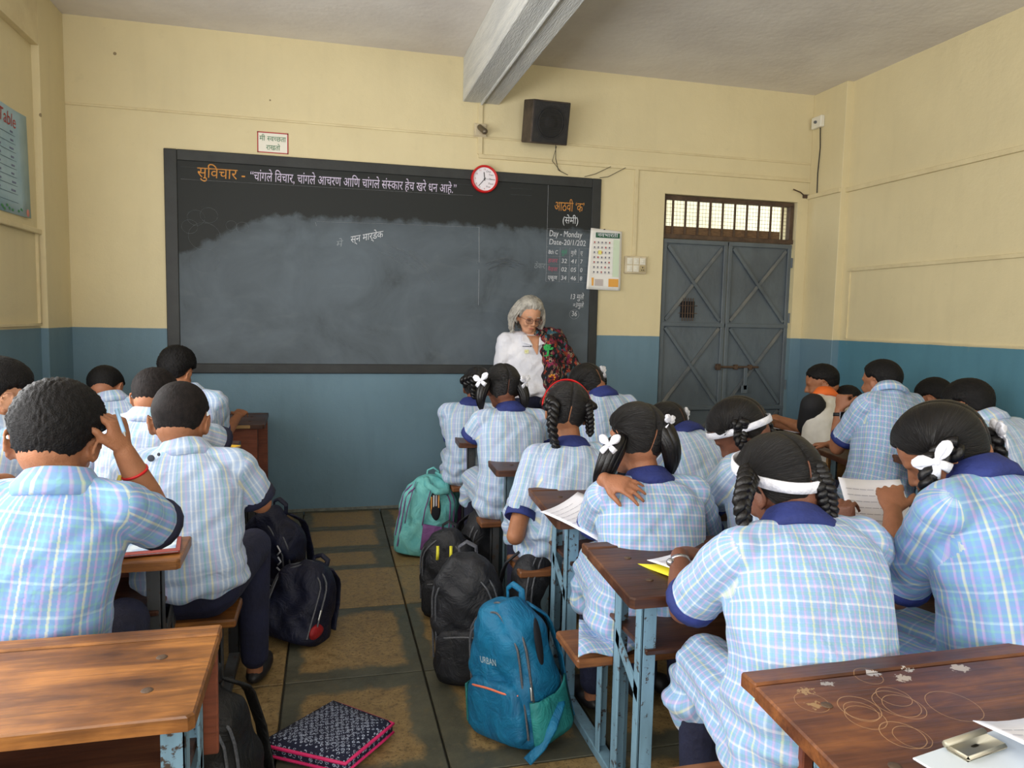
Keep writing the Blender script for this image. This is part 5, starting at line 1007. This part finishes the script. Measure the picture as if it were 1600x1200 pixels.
def around(g, c, d, r, w, th=.002, n=24, flat=1.0):
    d = nz(d); u = nz(np.cross(d, (0, .1, 1))); v = np.cross(d, u); a = np.arange(n) * 2 * math.pi / n; C_ = np.outer(np.cos(a), u) + np.outer(np.sin(a), v) * flat
    g.rings([c - d * w / 2 + C_ * r, c - d * w / 2 + C_ * (r + th), c + d * w / 2 + C_ * (r + th), c + d * w / 2 + C_ * r], cap=False, loop=True)

# ---- front girl with white headband
P = person('girl at the front in checked tunic, white headband over two plaits, silver watch', GG_, HP(1262, 1.31), at(1243, 822, 1.47), at(1216, 742, 1.575), yaw=4, hyaw=2, hpitch=28, hroll=6, s=1.08, hk=1.08, girl=True, tone=1, hair='girl', hseed=1, wide=1.06, vox=.0048, hunch=.055,
    elbowL=at(1068, 952, 1.62), handL=at(1062, 868, 1.80) + A(0, 0, .0), hdirL=A(.7, .55, -.05), hnL=A(.1, 0, -1), elbowR=at(1372, 870, 1.72), handR=at(1322, 832, 1.83), hdirR=A(-.1, .2, 1), hnR=A(.8, .5, 0), cloth=M_PLAID, curlR=(60, 60, 30), lyaw=4, curlL=(20, 25, 20), kneeoff=(.07, 0, -.02), sleeve=.80)
band(P, M_WHITE, (0, -.004, .010), .088, .112, -36, .027)
tails(P, 'braid', bows=False, r=.024, la=(-.080, -.045, -.030), ra=(.080, -.045, -.030), lpts=[at(1170, 742, 1.525), at(1166, 758, 1.49), at(1158, 790, 1.46), at(1166, 830, 1.445), at(1176, 872, 1.45)], nop0=True, rpts=[at(1270, 730, 1.49), at(1288, 760, 1.46), at(1296, 800, 1.455), at(1290, 832, 1.45)], turns=4)
S_, E_, H_ = P['arms'][-1]; g = G(); d = H_ - E_; c = lerp(E_, H_, .84); around(g, c, d, .0265, .010, .003); w_ = obj('watch_strap', g, simple('silver', srgb(200, 200, 204), None, .25, metal=.9), P['root'], True); g = G().cap(c + A(-.027, -.006, .006), c + A(-.033, -.008, .008), .012, .012, 14); obj('watch_case', g, MATS['silver'], w_, True)
S_, E_, H_ = P['arms'][1]; g = G(); around(g, lerp(E_, H_, .80), H_ - E_, .0275, .016, .002); obj('wrist_band', g, simple('pale_pink_band', srgb(236, 170, 176), None, .6), P['root'], True)
# ---- girl at far right foreground
P = person('girl at the right foreground in checked tunic looking down, white bows on her plaits', GG_, HP(1600, 1.30), at(1528, 742, 1.44), at(1466, 692, 1.53), yaw=16, hyaw=14, hpitch=40, hroll=12, s=1.12, hk=1.08, girl=True, tone=0, hair='girl', hseed=2, wide=1.1, vox=.0048, cloth=M_PLAID3, elbowL=at(1400, 930, 1.60), handL=at(1395, 800, 1.80), hdirL=A(.3, .5, .5), sleeve=.8)
tails(P, 'braid', r=.024, la=(-.078, -.050, -.028), ra=(.080, -.050, -.025), bk=1.25, seed=4, lpts=[at(1452, 722, 1.45), at(1450, 745, 1.42), at(1448, 772, 1.42), at(1444, 800, 1.44)], rpts=[at(1548, 690, 1.50), at(1562, 720, 1.48), at(1560, 748, 1.48), at(1550, 770, 1.49)], turns=3)
# ---- girl with hand on her shoulder
P = person('girl with two loose bow-tied ponytails resting a hand on her left shoulder', GG_, HP(1012, 2.06), at(1012, 752, 2.15), at(995, 676, 2.22), yaw=0, hyaw=12, hpitch=12, hroll=-14, s=1.02, hk=1.04, girl=True, tone=0, hair='girl', hseed=3, wide=1.0, vox=.0052, cloth=M_PLAID, elbowL=at(925, 828, 2.37), handL=at(945, 749, 2.10), hdirL=A(.66, -.66, -.12), hnL=A(.30, .5, -.8), curlL=(16, 18, 12), spread=8, sleeve=.72, elbowR=at(1110, 850, 2.3), handR=A(1.10, 2.46, .745), flare=1.1, kneeoff=(.05, 0, 0))
tails(P, 'tail', r=.030, la=(-.076, -.052, -.040), ra=(.078, -.045, -.010), seed=6, lpts=[at(958, 702, 2.14), at(948, 726, 2.13), at(940, 746, 2.15), at(934, 768, 2.19)], rpts=[at(1030, 662, 2.16), at(1045, 690, 2.13), at(1052, 715, 2.13), at(1046, 742, 2.15)])
g = G(); tg = obj('tunic_hem', G().quadpatch([A(.70, 1.925, .435), A(1.12, 1.925, .440), A(1.15, 2.18, .46), A(.72, 2.12, .45)], 22, 12, lambda a, b: A(0, 0, .010 * math.sin(a * 17 + b * 3) + .012 * math.sin(b * 7) + .02 * a * b) + A(.05 * b * (1 - a), -.0, 0), .004), M_PLAID, P['root'], True)
uvl = tg.data.uv_layers.new(name='cloth'); 
for l in tg.data.loops: v = tg.data.vertices[l.vertex_index].co; uvl.data[l.index].uv = (v.x + v.y * .3 + 5, v.y * 1.0 - v.x * .3 + 5)
# ---- red headband girl
P = person('girl with red plastic headband and two dark plaits, arm hanging by the desk', GG_, HP(872, 2.82), at(893, 700, 2.92), at(887, 634, 2.985), yaw=-4, hyaw=-6, hpitch=5, hroll=-8, s=1.03, hk=1.06, girl=True, tone=2, hair='girl', hseed=5, wide=.98, vox=.006, cloth=M_PLAID2, elbowL=at(805, 838, 2.73), handL=at(822, 812, 2.96), sleeve=.74, elbowR=None)
band(P, M_RED, (0, .012, -.012), .099, .124, -68, .022, 'red_headband', .004, 0, 180)
tails(P, 'braid', bows=False, r=.027, lpts=[at(866, 635, 2.90), at(862, 662, 2.87), at(866, 690, 2.86), at(873, 712, 2.87)], rpts=[at(916, 632, 2.91), at(921, 655, 2.89), at(922, 680, 2.89)], turns=4)
# ---- others of the middle rows
P = person('girl with two short ponytails tied by white bows in front of the teacher', GG_, HP(795, 3.50), at(796, 642, 3.60), at(785, 598, 3.66), yaw=3, hyaw=2, hpitch=12, hroll=-2, s=1.0, hk=1.02, girl=True, tone=1, hair='girl', hseed=7, vox=.0068, cloth=M_PLAID2, elbowL=at(736, 684, 3.62), elbowR=at(846, 690, 3.64), handL=A(.86, 3.98, .74), sleeve=.8)
tails(P, 'tail', r=.026, seed=9, la=(-.080, -.020, -.018), ra=(.080, -.020, -.018), bk=1.15, lpts=[at(757, 598, 3.60), at(750, 620, 3.58), at(752, 640, 3.58)], rpts=[at(812, 600, 3.60), at(821, 620, 3.58), at(818, 640, 3.58)])
P = person('girl with one thick plait at the far left end of the girls\' rows', GG_, HP(737, 4.22), at(737, 634, 4.30), at(746, 598, 4.36), yaw=-5, hyaw=-10, hpitch=14, s=.98, girl=True, tone=1, hair='girl', hseed=8, vox=.007, cloth=M_PLAID2, elbowL=at(712, 700, 4.36), handL=A(.86, 4.60, .79))
tails(P, 'braid', bows=False, r=.028, la=(-.076, -.05, -.02), ra=None, lpts=[at(738, 592, 4.28), at(739, 612, 4.26), at(741, 626, 4.27)], turns=3)
P = person('girl with navy collar and a white bow beyond the red headband girl', GG_, HP(958, 3.50), at(940, 618, 3.60), at(915, 597, 3.68), yaw=10, hyaw=16, hpitch=44, hroll=14, s=1.0, girl=True, tone=0, hair='girl', hseed=10, vox=.007, cloth=M_PLAID2)
tails(P, 'braid', r=.022, seed=12, la=None, ra=(.078, -.045, -.01), bk=1.2)
P = person('girl bent towards the door, half hidden behind the girl touching her shoulder', GG_, HP(1112, 2.84), at(1070, 678, 2.97), at(1040, 662, 3.06), yaw=12, hyaw=20, hpitch=48, s=1.0, girl=True, tone=1, hair='girl', hseed=13, vox=.007, cloth=M_PLAID2)
tails(P, 'braid', r=.022, seed=14, la=None, ra=(.078, -.045, -.01), bk=1.1)
P = person('girl with white headband bent low to the left, middle of the room', GG_, HP(1212, 2.06), at(1196, 706, 2.22), at(1150, 665, 2.32), yaw=14, hyaw=22, hpitch=46, hroll=10, s=1.03, hk=1.04, girl=True, tone=1, hair='girl', hseed=15, vox=.006, cloth=M_PLAID2, elbowL=at(1105, 790, 2.32), handL=A(1.28, 2.52, .745), sleeve=.8)
band(P, M_WHITE, (0, -.004, -.008), .088, .110, -26, .024)
tails(P, 'braid', bows=False, r=.024, lpts=[at(1158, 672, 2.24), at(1156, 688, 2.22), at(1166, 702, 2.21)], rpts=[at(1190, 655, 2.30), at(1205, 680, 2.27), at(1212, 700, 2.26)], turns=2.5)

# ---- boys at left
P = person('nearest boy at left, pen in the hand on his head, red thread on wrist', GB_, HP(45, 1.83), at(92, 756, 1.86), at(90, 670, 1.93), yaw=-2, hyaw=4, hpitch=22, hroll=-4, s=1.09, hk=1.12, tone=2, hseed=21, wide=.88, vox=.005, cloth=M_PLAID3, elbowR=at(254, 822, 2.0), handR=at(194, 706, 1.93), hdirR=A(-.22, .05, .97), hnR=A(-.85, .3, -.1), curlR=(48, 50, 25), sleeve=.80, thick=.018, tuft=.0022, top=.006, cuffm=M_NAVYD, elbowL=at(-60, 860, 2.0), handL=A(-.70, 2.28, .74))
S_, E_, H_ = P['arms'][1]; g = G(); around(g, lerp(E_, H_, .74), H_ - E_, .0285, .006, .004); obj('red_thread', g, M_RED, P['root'], True); obj('thread_tassel', G().tube([lerp(E_, H_, .74) + A(-.03, -.01, -.005), lerp(E_, H_, .74) + A(-.034, -.015, -.03)], [.004, .008], 8), simple('yellow_thread', srgb(222, 206, 110), None, .8), P['root'], True)
pen('pale blue pen in the raised hand of the nearest boy', at(182, 640, 1.93), at(196, 682, 1.88), C('pen_pale_blue', 150, 190, 226))
P = person('boy on the aisle with cropped hair and ink stain on his shirt shoulder', GB_, HP(300, 2.50), at(288, 706, 2.58), at(282, 645, 2.64), yaw=0, hyaw=-4, hpitch=16, hroll=0, s=1.06, hk=1.09, tone=2, hair='boyfade', hseed=22, vox=.0055, cloth=M_PLAID2, elbowR=at(408, 786, 2.62), handR=A(-.38, 2.90, .745), sleeve=.78, thick=.008, top=.006, tuft=.0006, cuffm=M_NAVYD, lyaw=-10, collarm=M_PLAID2)
st = P['sh'][-1]; g = G().ell(at(236, 716, 2.475), (.011, .004, .011), None, 12, 8).ell(at(248, 710, 2.48), (.005, .003, .006), None, 10, 6); obj('ink_stain', g, simple('ink_blot', srgb(70, 74, 84), None, .9), P['root'], True)
P = person('boy stretching his arm to the yellow notebook behind the cropped aisle boy', GB_, HP(222, 3.34), at(232, 652, 3.36), at(243, 610, 3.42), yaw=-8, hyaw=-12, hpitch=24, hroll=4, s=1.08, hk=1.08, tone=2, hair='boyfade', hseed=23, vox=.0062, cloth=M_PLAID2, elbowR=at(348, 690, 3.46), handR=A(-.62, 3.74, .748), sleeve=.9, thick=.008, cuffm=M_NAVYD)
P = person('boy with bowed head against the blue wall at the back left', GB_, HP(182, 4.36), at(172, 624, 4.36), at(165, 601, 4.44), yaw=6, hyaw=-12, hpitch=46, hroll=8, s=1.05, hk=1.04, tone=0, hseed=24, vox=.0068, cloth=M_PLAID2, thick=.016)
P = person('tall boy with thick brushed-up hair under the left edge of the blackboard', GB_, HP(306, 4.36), at(292, 612, 4.34), at(276, 573, 4.40), yaw=-10, hyaw=-10, hpitch=14, hroll=-4, s=1.1, hk=1.06, tone=2, hseed=25, vox=.0066, cloth=M_PLAID2, thick=.018, top=.012, tuft=.003, wide=.94, elbowR=at(342, 690, 4.45))
P = person('boy at the left edge of the picture with his face turned to the right', GB_, A(-1.08, 2.52, .53), at(-16, 670, 2.62), at(-2, 606, 2.70), yaw=-20, hyaw=-22, hpitch=18, s=1.05, hk=1.06, tone=3, hseed=26, vox=.006, cloth=M_PLAID2, thick=.014)
P = person('boy mostly cut off by the left edge, only his pale sleeve showing', GB_, A(-1.12, 1.86, .53), A(-1.12, 2.0, 1.0), A(-1.12, 2.08, 1.12), yaw=6, hyaw=10, hpitch=20, s=1.06, hk=1.05, tone=2, hseed=27, vox=.0068, cloth=M_PLAID2, cuffm=M_NAVYD, elbowR=at(6, 760, 2.2), handR=A(-.95, 2.34, .74))
# ---- boys at right
M_JER = simple('white_jersey', srgb(226, 222, 212), srgb(208, 204, 194), .8, 8, .006, 12); M_DK = simple('black_jersey', srgb(26, 26, 30), None, .8)
P = person('boy in white sports jersey with black sleeves writing near the door', 'boys in checked shirts at the desks', HP(1285, 3.70), at(1288, 618, 3.80), at(1284, 592, 3.87), yaw=26, hyaw=26, hpitch=18, hroll=0, s=1.02, hk=1.0, tone=2, hseed=31, vox=.0066, cloth=M_JER, cuffm=M_DK, collarm=simple('orange_trim', srgb(232, 110, 40), None, .7), elbowL=at(1262, 672, 3.80), handL=at(1222, 656, 3.98), thick=.010, sleeve=.16)
P['root']['group'] = GB_
def sleeve_over(P, sd, m, f=.80, r=.069, nm='dark_sleeve'):
    S_, E_, H_ = P['arms'][sd]; g = G(); d = nz(E_ - S_); g.cap(S_ + A(0, 0, .006), S_ + (E_ - S_) * f, r * 1.04, r * .98, 16); obj(nm, g, m, P['root'], True)
sleeve_over(P, -1, M_DK)
B0 = P['B'][26]; text('jersey_letter', 'U', 0, 0, .045, M_BLK, P['root'], 0, 0, None, 0, ((P['r'], A(0, 0, 1)), B0 - P['f'] * .135 - P['r'] * .02 - A(0, 0, .04)))
obj('orange_panel', G().tube([P['B'][4] + P['r'] * .06 - P['f'] * .118, P['B'][14] + P['r'] * .07 - P['f'] * .128], [.030, .026], 12, flat=.3, up=-P['f']), MATS['orange_trim'], P['root'], True)
P = person('boy resting his dark head on his arms, half hidden by the watch boy\'s fist', GB_, HP(1345, 3.66), at(1350, 640, 3.72), at(1322, 628, 3.80), yaw=20, hyaw=40, hpitch=62, hroll=10, s=1.0, tone=1, hseed=32, vox=.007, cloth=M_DK, cuffm=M_DK, collarm=M_DK)
P = person('boy wearing a smart watch, elbow on the desk and fist raised', GB_, HP(1362, 2.93), at(1390, 612, 3.05), at(1378, 590, 3.12), yaw=6, hyaw=10, hpitch=8, hroll=-4, s=1.06, hk=.98, tone=0, hseed=33, vox=.006, cloth=M_PLAID, elbowL=at(1308, 700, 3.19), handL=at(1312, 640, 3.22), hdirL=A(.15, 0, 1), hnL=A(.9, .2, 0), curlL=(80, 80, 40), sleeve=.74, thick=.012, wide=.93)
S_, E_, H_ = P['arms'][-1]; g = G(); around(g, lerp(E_, H_, .86), H_ - E_, .0265, .018, .003); w_ = obj('watch_strap', g, M_BLK, P['root'], True); c = lerp(E_, H_, .86) + A(0, -.030, 0); obj('watch_screen', G().box(c - A(.018, .005, .020), c + A(.018, .004, .020), .004), simple('dark_glass', srgb(12, 12, 16), None, .12), w_); obj('watch_case', G().box(c - A(.020, .002, .022), c + A(.020, .006, .022), .004), MATS['silver'], w_)
P = person('boy with short dark hair low behind, between the watch boy and the rightmost boy', GB_, HP(1478, 3.3), at(1468, 650, 3.36), at(1458, 616, 3.46), yaw=8, hyaw=14, hpitch=34, s=1.0, hk=1.0, tone=0, hseed=34, vox=.007, cloth=M_PLAID2)
P = person('boy with broad checked back at the right edge behind the front girl', GB_, HP(1580, 2.44), at(1540, 656, 2.56), at(1511, 628, 2.64), yaw=12, hyaw=10, hpitch=30, hroll=-4, s=1.08, hk=1.05, tone=0, hseed=35, vox=.006, cloth=M_PLAID2, thick=.016, wide=1.05)

# ---- the teacher
M_WS = simple('white_shirt', srgb(238, 238, 244), srgb(222, 224, 234), .8, 9, .012, 14)
hp = A(xat(838, 5.05, .86), 5.05, .86); hc = at(827, 488, 4.97)
P = person('older woman with grey hair and glasses in a white shirt and embroidered black shawl', None, hp, at(828, 522, 5.03), hc, yaw=184, hyaw=5, hpitch=20, hroll=4, s=1.10, hk=1.03, tone=3, hair=None, hseed=41, vox=.0055, cloth=M_WS, cuffm=M_WS, collarm=M_WS, hunch=.02,
    elbowL=hp + A(.26, .0, .14), handL=hp + A(.24, -.10, -.10), elbowR=hp + A(-.26, .0, .14), handR=hp + A(-.24, -.10, -.10), wide=1.12, feet=False, sleeve=.95, stand=True)
T = P['T']; M = P['M']; root = P['root']
# legs of a standing figure
g = G()
for sd in (-1, 1): g.cap(hp + A(sd * .09, 0, .02), hp + A(sd * .10, 0, -.40), .105, .075, 16); g.cap(hp + A(sd * .10, 0, -.40), A(hp[0] + sd * .10, hp[1], .06), .075, .06, 16)
g.cap(hp + A(-.07, 0, .0), hp + A(.07, 0, .0), .115, .115, 16); fuse(obj('trousers', g, M_NAVYD, root), .009, 4)
for q in [c_ for c_ in root.children if c_.name.startswith('trousers')][:1]:
    QUEUE[:] = [x for x in QUEUE if x[0] != q]; bpy.data.objects.remove(q)
for sd in (-1, 1): obj('shoe', G().ell((hp[0] + sd * .10, hp[1] - .05, .035), (.045, .12, .035), None, 16, 10), M_SHOE, root, True)
M_LIP = simple('lip_colour', srgb(170, 92, 84), None, .45); M_EYE = simple('eyelid', srgb(150, 100, 78), None, .5)
for sd in (-1, 1):
    obj('eyelid', G().ell(T(sd * .031, .081, -.026), A(.0145, .008, .009), M, 14, 10), M_EYE, root, True); obj('eyelash', G().tube([T(sd * .031 + x, .0885 - abs(x) * .15, -.032 - .0015 * math.cos(x * 120)) for x in np.linspace(-.013, .013, 7)], .0013, 6), M_BLK, root, True)
    obj('eyebrow', G().tube([T(sd * .031 + x, .091 - abs(x) * .2, -.003 - abs(x - sd * .004) * .18) for x in np.linspace(-.017, .017, 7)], [.0012, .0024, .003, .003, .0028, .002, .001], 6), M_GREY, root, True)
obj('lips', G().tube([T(x, .0955 - abs(x) * .28, -.084 + .0012 * math.cos(x * 250)) for x in np.linspace(-.021, .021, 9)], [.001, .003, .0042, .0046, .0042, .0046, .0042, .003, .001], 8, flat=.8), M_LIP, root, True)
gl = obj('glasses', G().tube([T(-.066 + 0 * a, .085, -.02) + 0 * A(a, a, a) for a in (0, 1)], .001, 5).tube([T(-.008, .1075, -.022), T(0, .110, -.019), T(.008, .1075, -.022)], .0014, 6), simple('glasses_frame', srgb(96, 54, 44), None, .3), root, True)
M_LENS, nt_, b__ = mat_new('tinted_lens'); b__.inputs['Base Color'].default_value = (.16, .10, .08, 1); b__.inputs['Alpha'].default_value = .38; b__.inputs['Roughness'].default_value = .08
for sd in (-1, 1):
    ce = lambda a, q=1.0: T(sd * .034 + .0255 * q * math.copysign(abs(math.cos(a)) ** .8, math.cos(a)), .1055 - .18 * abs(.034 + .0255 * q * math.cos(a) * 1 - .01) * .5, -.029 + .0185 * q * math.copysign(abs(math.sin(a)) ** .8, math.sin(a)))
    obj('rim', G().tube([ce(a) for a in np.linspace(0, 2 * math.pi, 33)[:-1]], .0014, 6, loop=True), MATS['glasses_frame'], gl, True)
    V = [ce(a, .97) for a in np.linspace(0, 2 * math.pi, 25)[:-1]]; obj('lens', G().add(V, [list(range(24))]), M_LENS, gl); obj('temple', G().tube([T(sd * .060, .096, -.022), T(sd * .078, .05, -.024), T(sd * .084, .0, -.026)], .0014, 6), MATS['glasses_frame'], gl, True)
# grey bob made of locks
g = G(); gc, uv = hair_cap(hc, M, P['k'], .020, ([-.1, -.05, -.01, .01, .03, .055, .1], [-.09, -.09, -.075, -.055, -.03, .030, .052]), False, .002, 41, .012); hb = obj('hair', gc, M_GREY, root, True)
rg = np.random.default_rng(4)
for i in range(220):
    a = math.radians(rg.uniform(-228, 48)); b0 = rg.uniform(.2, 1.0); side = math.cos(a); frontness = math.sin(a)
    p0 = T(.010 * rg.normal() + .02 * side, -.01 + .035 * frontness, .096 + .004 * rg.normal()); q = 1 + rg.uniform(-.04, .1)
    p1 = T(.072 * side * q, -.008 + .085 * frontness * q, .070); p2 = T(.102 * side * q, -.010 + .098 * frontness * q, .005 + rg.uniform(-.01, .01)); L_ = rg.uniform(.06, .115) * (1 if frontness < .35 else .35)
    p3 = T(.118 * side * q, -.012 + .098 * frontness * q, -.02 - L_ * .4); p4 = T(.106 * side * q + rg.uniform(-.008, .008), -.012 + .092 * frontness * q, -.03 - L_); p5 = T(.094 * side * q + rg.uniform(-.014, .014), -.006 + .085 * frontness * q, -.045 - L_)
    if frontness > .45: continue
    K = [p0, p1, p2, p3, p4, p5]; K = np.array([lerp(K[int(min(x, 4))], K[int(min(x, 4)) + 1], x - int(min(x, 4))) for x in np.linspace(0, 5, 14)])
    for _ in range(2): K[1:-1] = (K[:-2] + 2 * K[1:-1] + K[2:]) / 4
    K += np.outer(np.sin(np.linspace(0, 11, 14) + rg.uniform(0, 6)) * np.linspace(.3, 1.6, 14), A(.005, .005, .001)); g.tube(K, np.interp(np.linspace(0, 1, 14), [0, .2, .6, .9, 1], [.004, .009, .010, .007, .002]), 7, flat=.7)
obj('hair_locks', g, M_GREY, hb, True)
# open collar wings, badge, buttons
f_ = P['f']; r_ = P['r']; nk = P['neck']; ch = P['at'](.80) + f_ * .118; top_ = P['at'](.95)
for sd in (-1, 1):
    a0 = top_ + r_ * sd * .052 + f_ * .045 + A(0, 0, .030); a1 = top_ + r_ * sd * .085 + f_ * .020 + A(0, 0, .028); a2 = top_ + r_ * sd * .098 + f_ * .108 - A(0, 0, .035); a3 = top_ + r_ * sd * .022 + f_ * .125 - A(0, 0, .055)
    obj('collar_wing', G().quadpatch([a1, a2, a3, a0] if sd > 0 else [a0, a3, a2, a1], 5, 5, lambda a, b: f_ * .006 * math.sin(3.1 * a), .003), M_WS, root, True)
vn = [top_ + f_ * .062 + r_ * .048 + A(0, 0, .012), top_ + f_ * .148 + r_ * .004 - A(0, 0, .115), top_ + f_ * .148 - r_ * .004 - A(0, 0, .115), top_ + f_ * .062 - r_ * .048 + A(0, 0, .012)]
obj('skin_opening', G().quadpatch(vn, 4, 4, lambda a, b: f_ * .008, .003), SK[3], root, True)
bd = P['at'](.72) + f_ * .143 + r_ * .085; obj('badge', G().box(bd + A(-.015, -.004, -.015), bd + A(.015, .004, .013), .002, rotm(6)), simple('badge_yellow', srgb(216, 214, 120), srgb(240, 240, 220), .6, 90), root); obj('shirt_emblem', G().tube([bd + A(-.03, -.002, .035), bd + A(.02, -.004, .035)], .0028, 6).ell(bd + A(.028, -.003, .036), (.006, .002, .006), None, 12, 6), simple('emblem_navy', srgb(60, 70, 96), None, .6), root, True)
# embroidered shawl over her left shoulder (right in the picture)
def shawlmat():
    m, nt, b = mat_new('embroidered_shawl'); N = NT(nt); tc = N('TexCoord'); n0 = N('TexNoise', {'Vector': (tc, 'Object'), 'Scale': 9.0, 'Detail': 3}); v = N('TexVoronoi', {'Vector': N.mix(.07, (tc, 0) if False else (tc, 3), (n0, 1)), 'Scale': 26.0}); d = N('TexVoronoi', {'Vector': N.mix(.07, (tc, 3), (n0, 1)), 'Scale': 26.0}, feature='DISTANCE_TO_EDGE')
    hs = N('SeparateColor', {0: (v, 1)}); colr = N.ramp(N.m('FRACT', N.m('MULTIPLY', (hs, 0), 1.0)), [(0.0, srgb(190, 50, 100)), (.22, srgb(196, 150, 120)), (.38, srgb(206, 84, 50)), (.52, srgb(70, 130, 150)), (.66, srgb(200, 180, 150)), (.8, srgb(160, 40, 60))], True)
    k1 = N.m('MULTIPLY', N.m('GREATER_THAN', (d, 0), .05), N.m('LESS_THAN', (d, 0), .12)); k2 = N.m('MULTIPLY', N.m('GREATER_THAN', (d, 0), .24), N.m('LESS_THAN', (d, 0), .33)); k = N.m('MULTIPLY', N.m('MAXIMUM', k1, k2), N.m('GREATER_THAN', (hs, 1), .45))
    hook(nt, b, N.mix(k, srgb(26, 22, 25), colr), k, .002, .5); b.inputs['Roughness'].default_value = .9; return m
M_SH = shawlmat(); g = G(); shL = P['sh'][-1]; x_ = -r_      # her left, picture right
g.cap(top_ + x_ * .06 + f_ * .0, shL + A(0, 0, .020), .075, .080, 16); g.cap(shL + A(0, 0, .0), P['arms'][-1][1] + x_ * .005, .085, .100, 16); g.cap(P['arms'][-1][1], hp + x_ * .20 + f_ * .10, .10, .11, 16)
K = [P['at'](.86) + x_ * .10 + f_ * .085, P['at'](.70) + x_ * .095 + f_ * .115, P['at'](.45) + x_ * .085 + f_ * .130, P['at'](.15) + x_ * .07 + f_ * .145, hp + x_ * .06 + f_ * .13 - A(0, 0, .15)]
for a_, b_ in zip(K, K[1:]): g.cap(a_, b_, .062, .066, 14)
g.cap(K[1], lerp(shL, P['arms'][-1][1], .5), .06, .08); g.cap(K[2], P['arms'][-1][1], .06, .09); g.cap(K[3], hp + x_ * .20, .07, .09); g.cap(P['at'](.8) + x_ * .06 - f_ * .06, P['at'](.3) + x_ * .06 - f_ * .07, .07, .08)
def fold(V, N_): return V + N_ * (.008 * np.sin(V @ A(50, 20, 38)) + .006 * np.sin(V @ A(-30, 60, 70)))[:, None]
sh_ = fuse(obj('shawl', g, M_SH, root), .008, 6, fold)
M_ET = simple('green_thread', srgb(60, 170, 90), None, .9); M_EF = simple('orange_thread', srgb(226, 150, 50), None, .9); c = at(857, 543, 4.87); g = G(); rg = np.random.default_rng(2)
for i in range(26): a = rg.uniform(0, 6.28); q = rg.uniform(0, 1) ** .5; g.ell(c + A(.034 * q * math.cos(a), 0, .020 * q * math.sin(a)), (.010, .006, .006), None, 8, 6)
g.tube([c + A(0, 0, -.01), c + A(-.004, 0, -.055)], [.006, .010], 8); g.tube([c + A(-.03, 0, -.058), c + A(.03, 0, -.055)], .004, 6)
obj('tree_embroidery', g, M_ET, sh_, True); c = at(863, 590, 4.86); g = G()
for i in range(7): a = i * 6.283 / 7; g.ell(c + A(.018 * math.cos(a), 0, .018 * math.sin(a)), (.009, .005, .007), None, 8, 6)
obj('flower_embroidery', g, M_EF, sh_, True)
run_fuse()
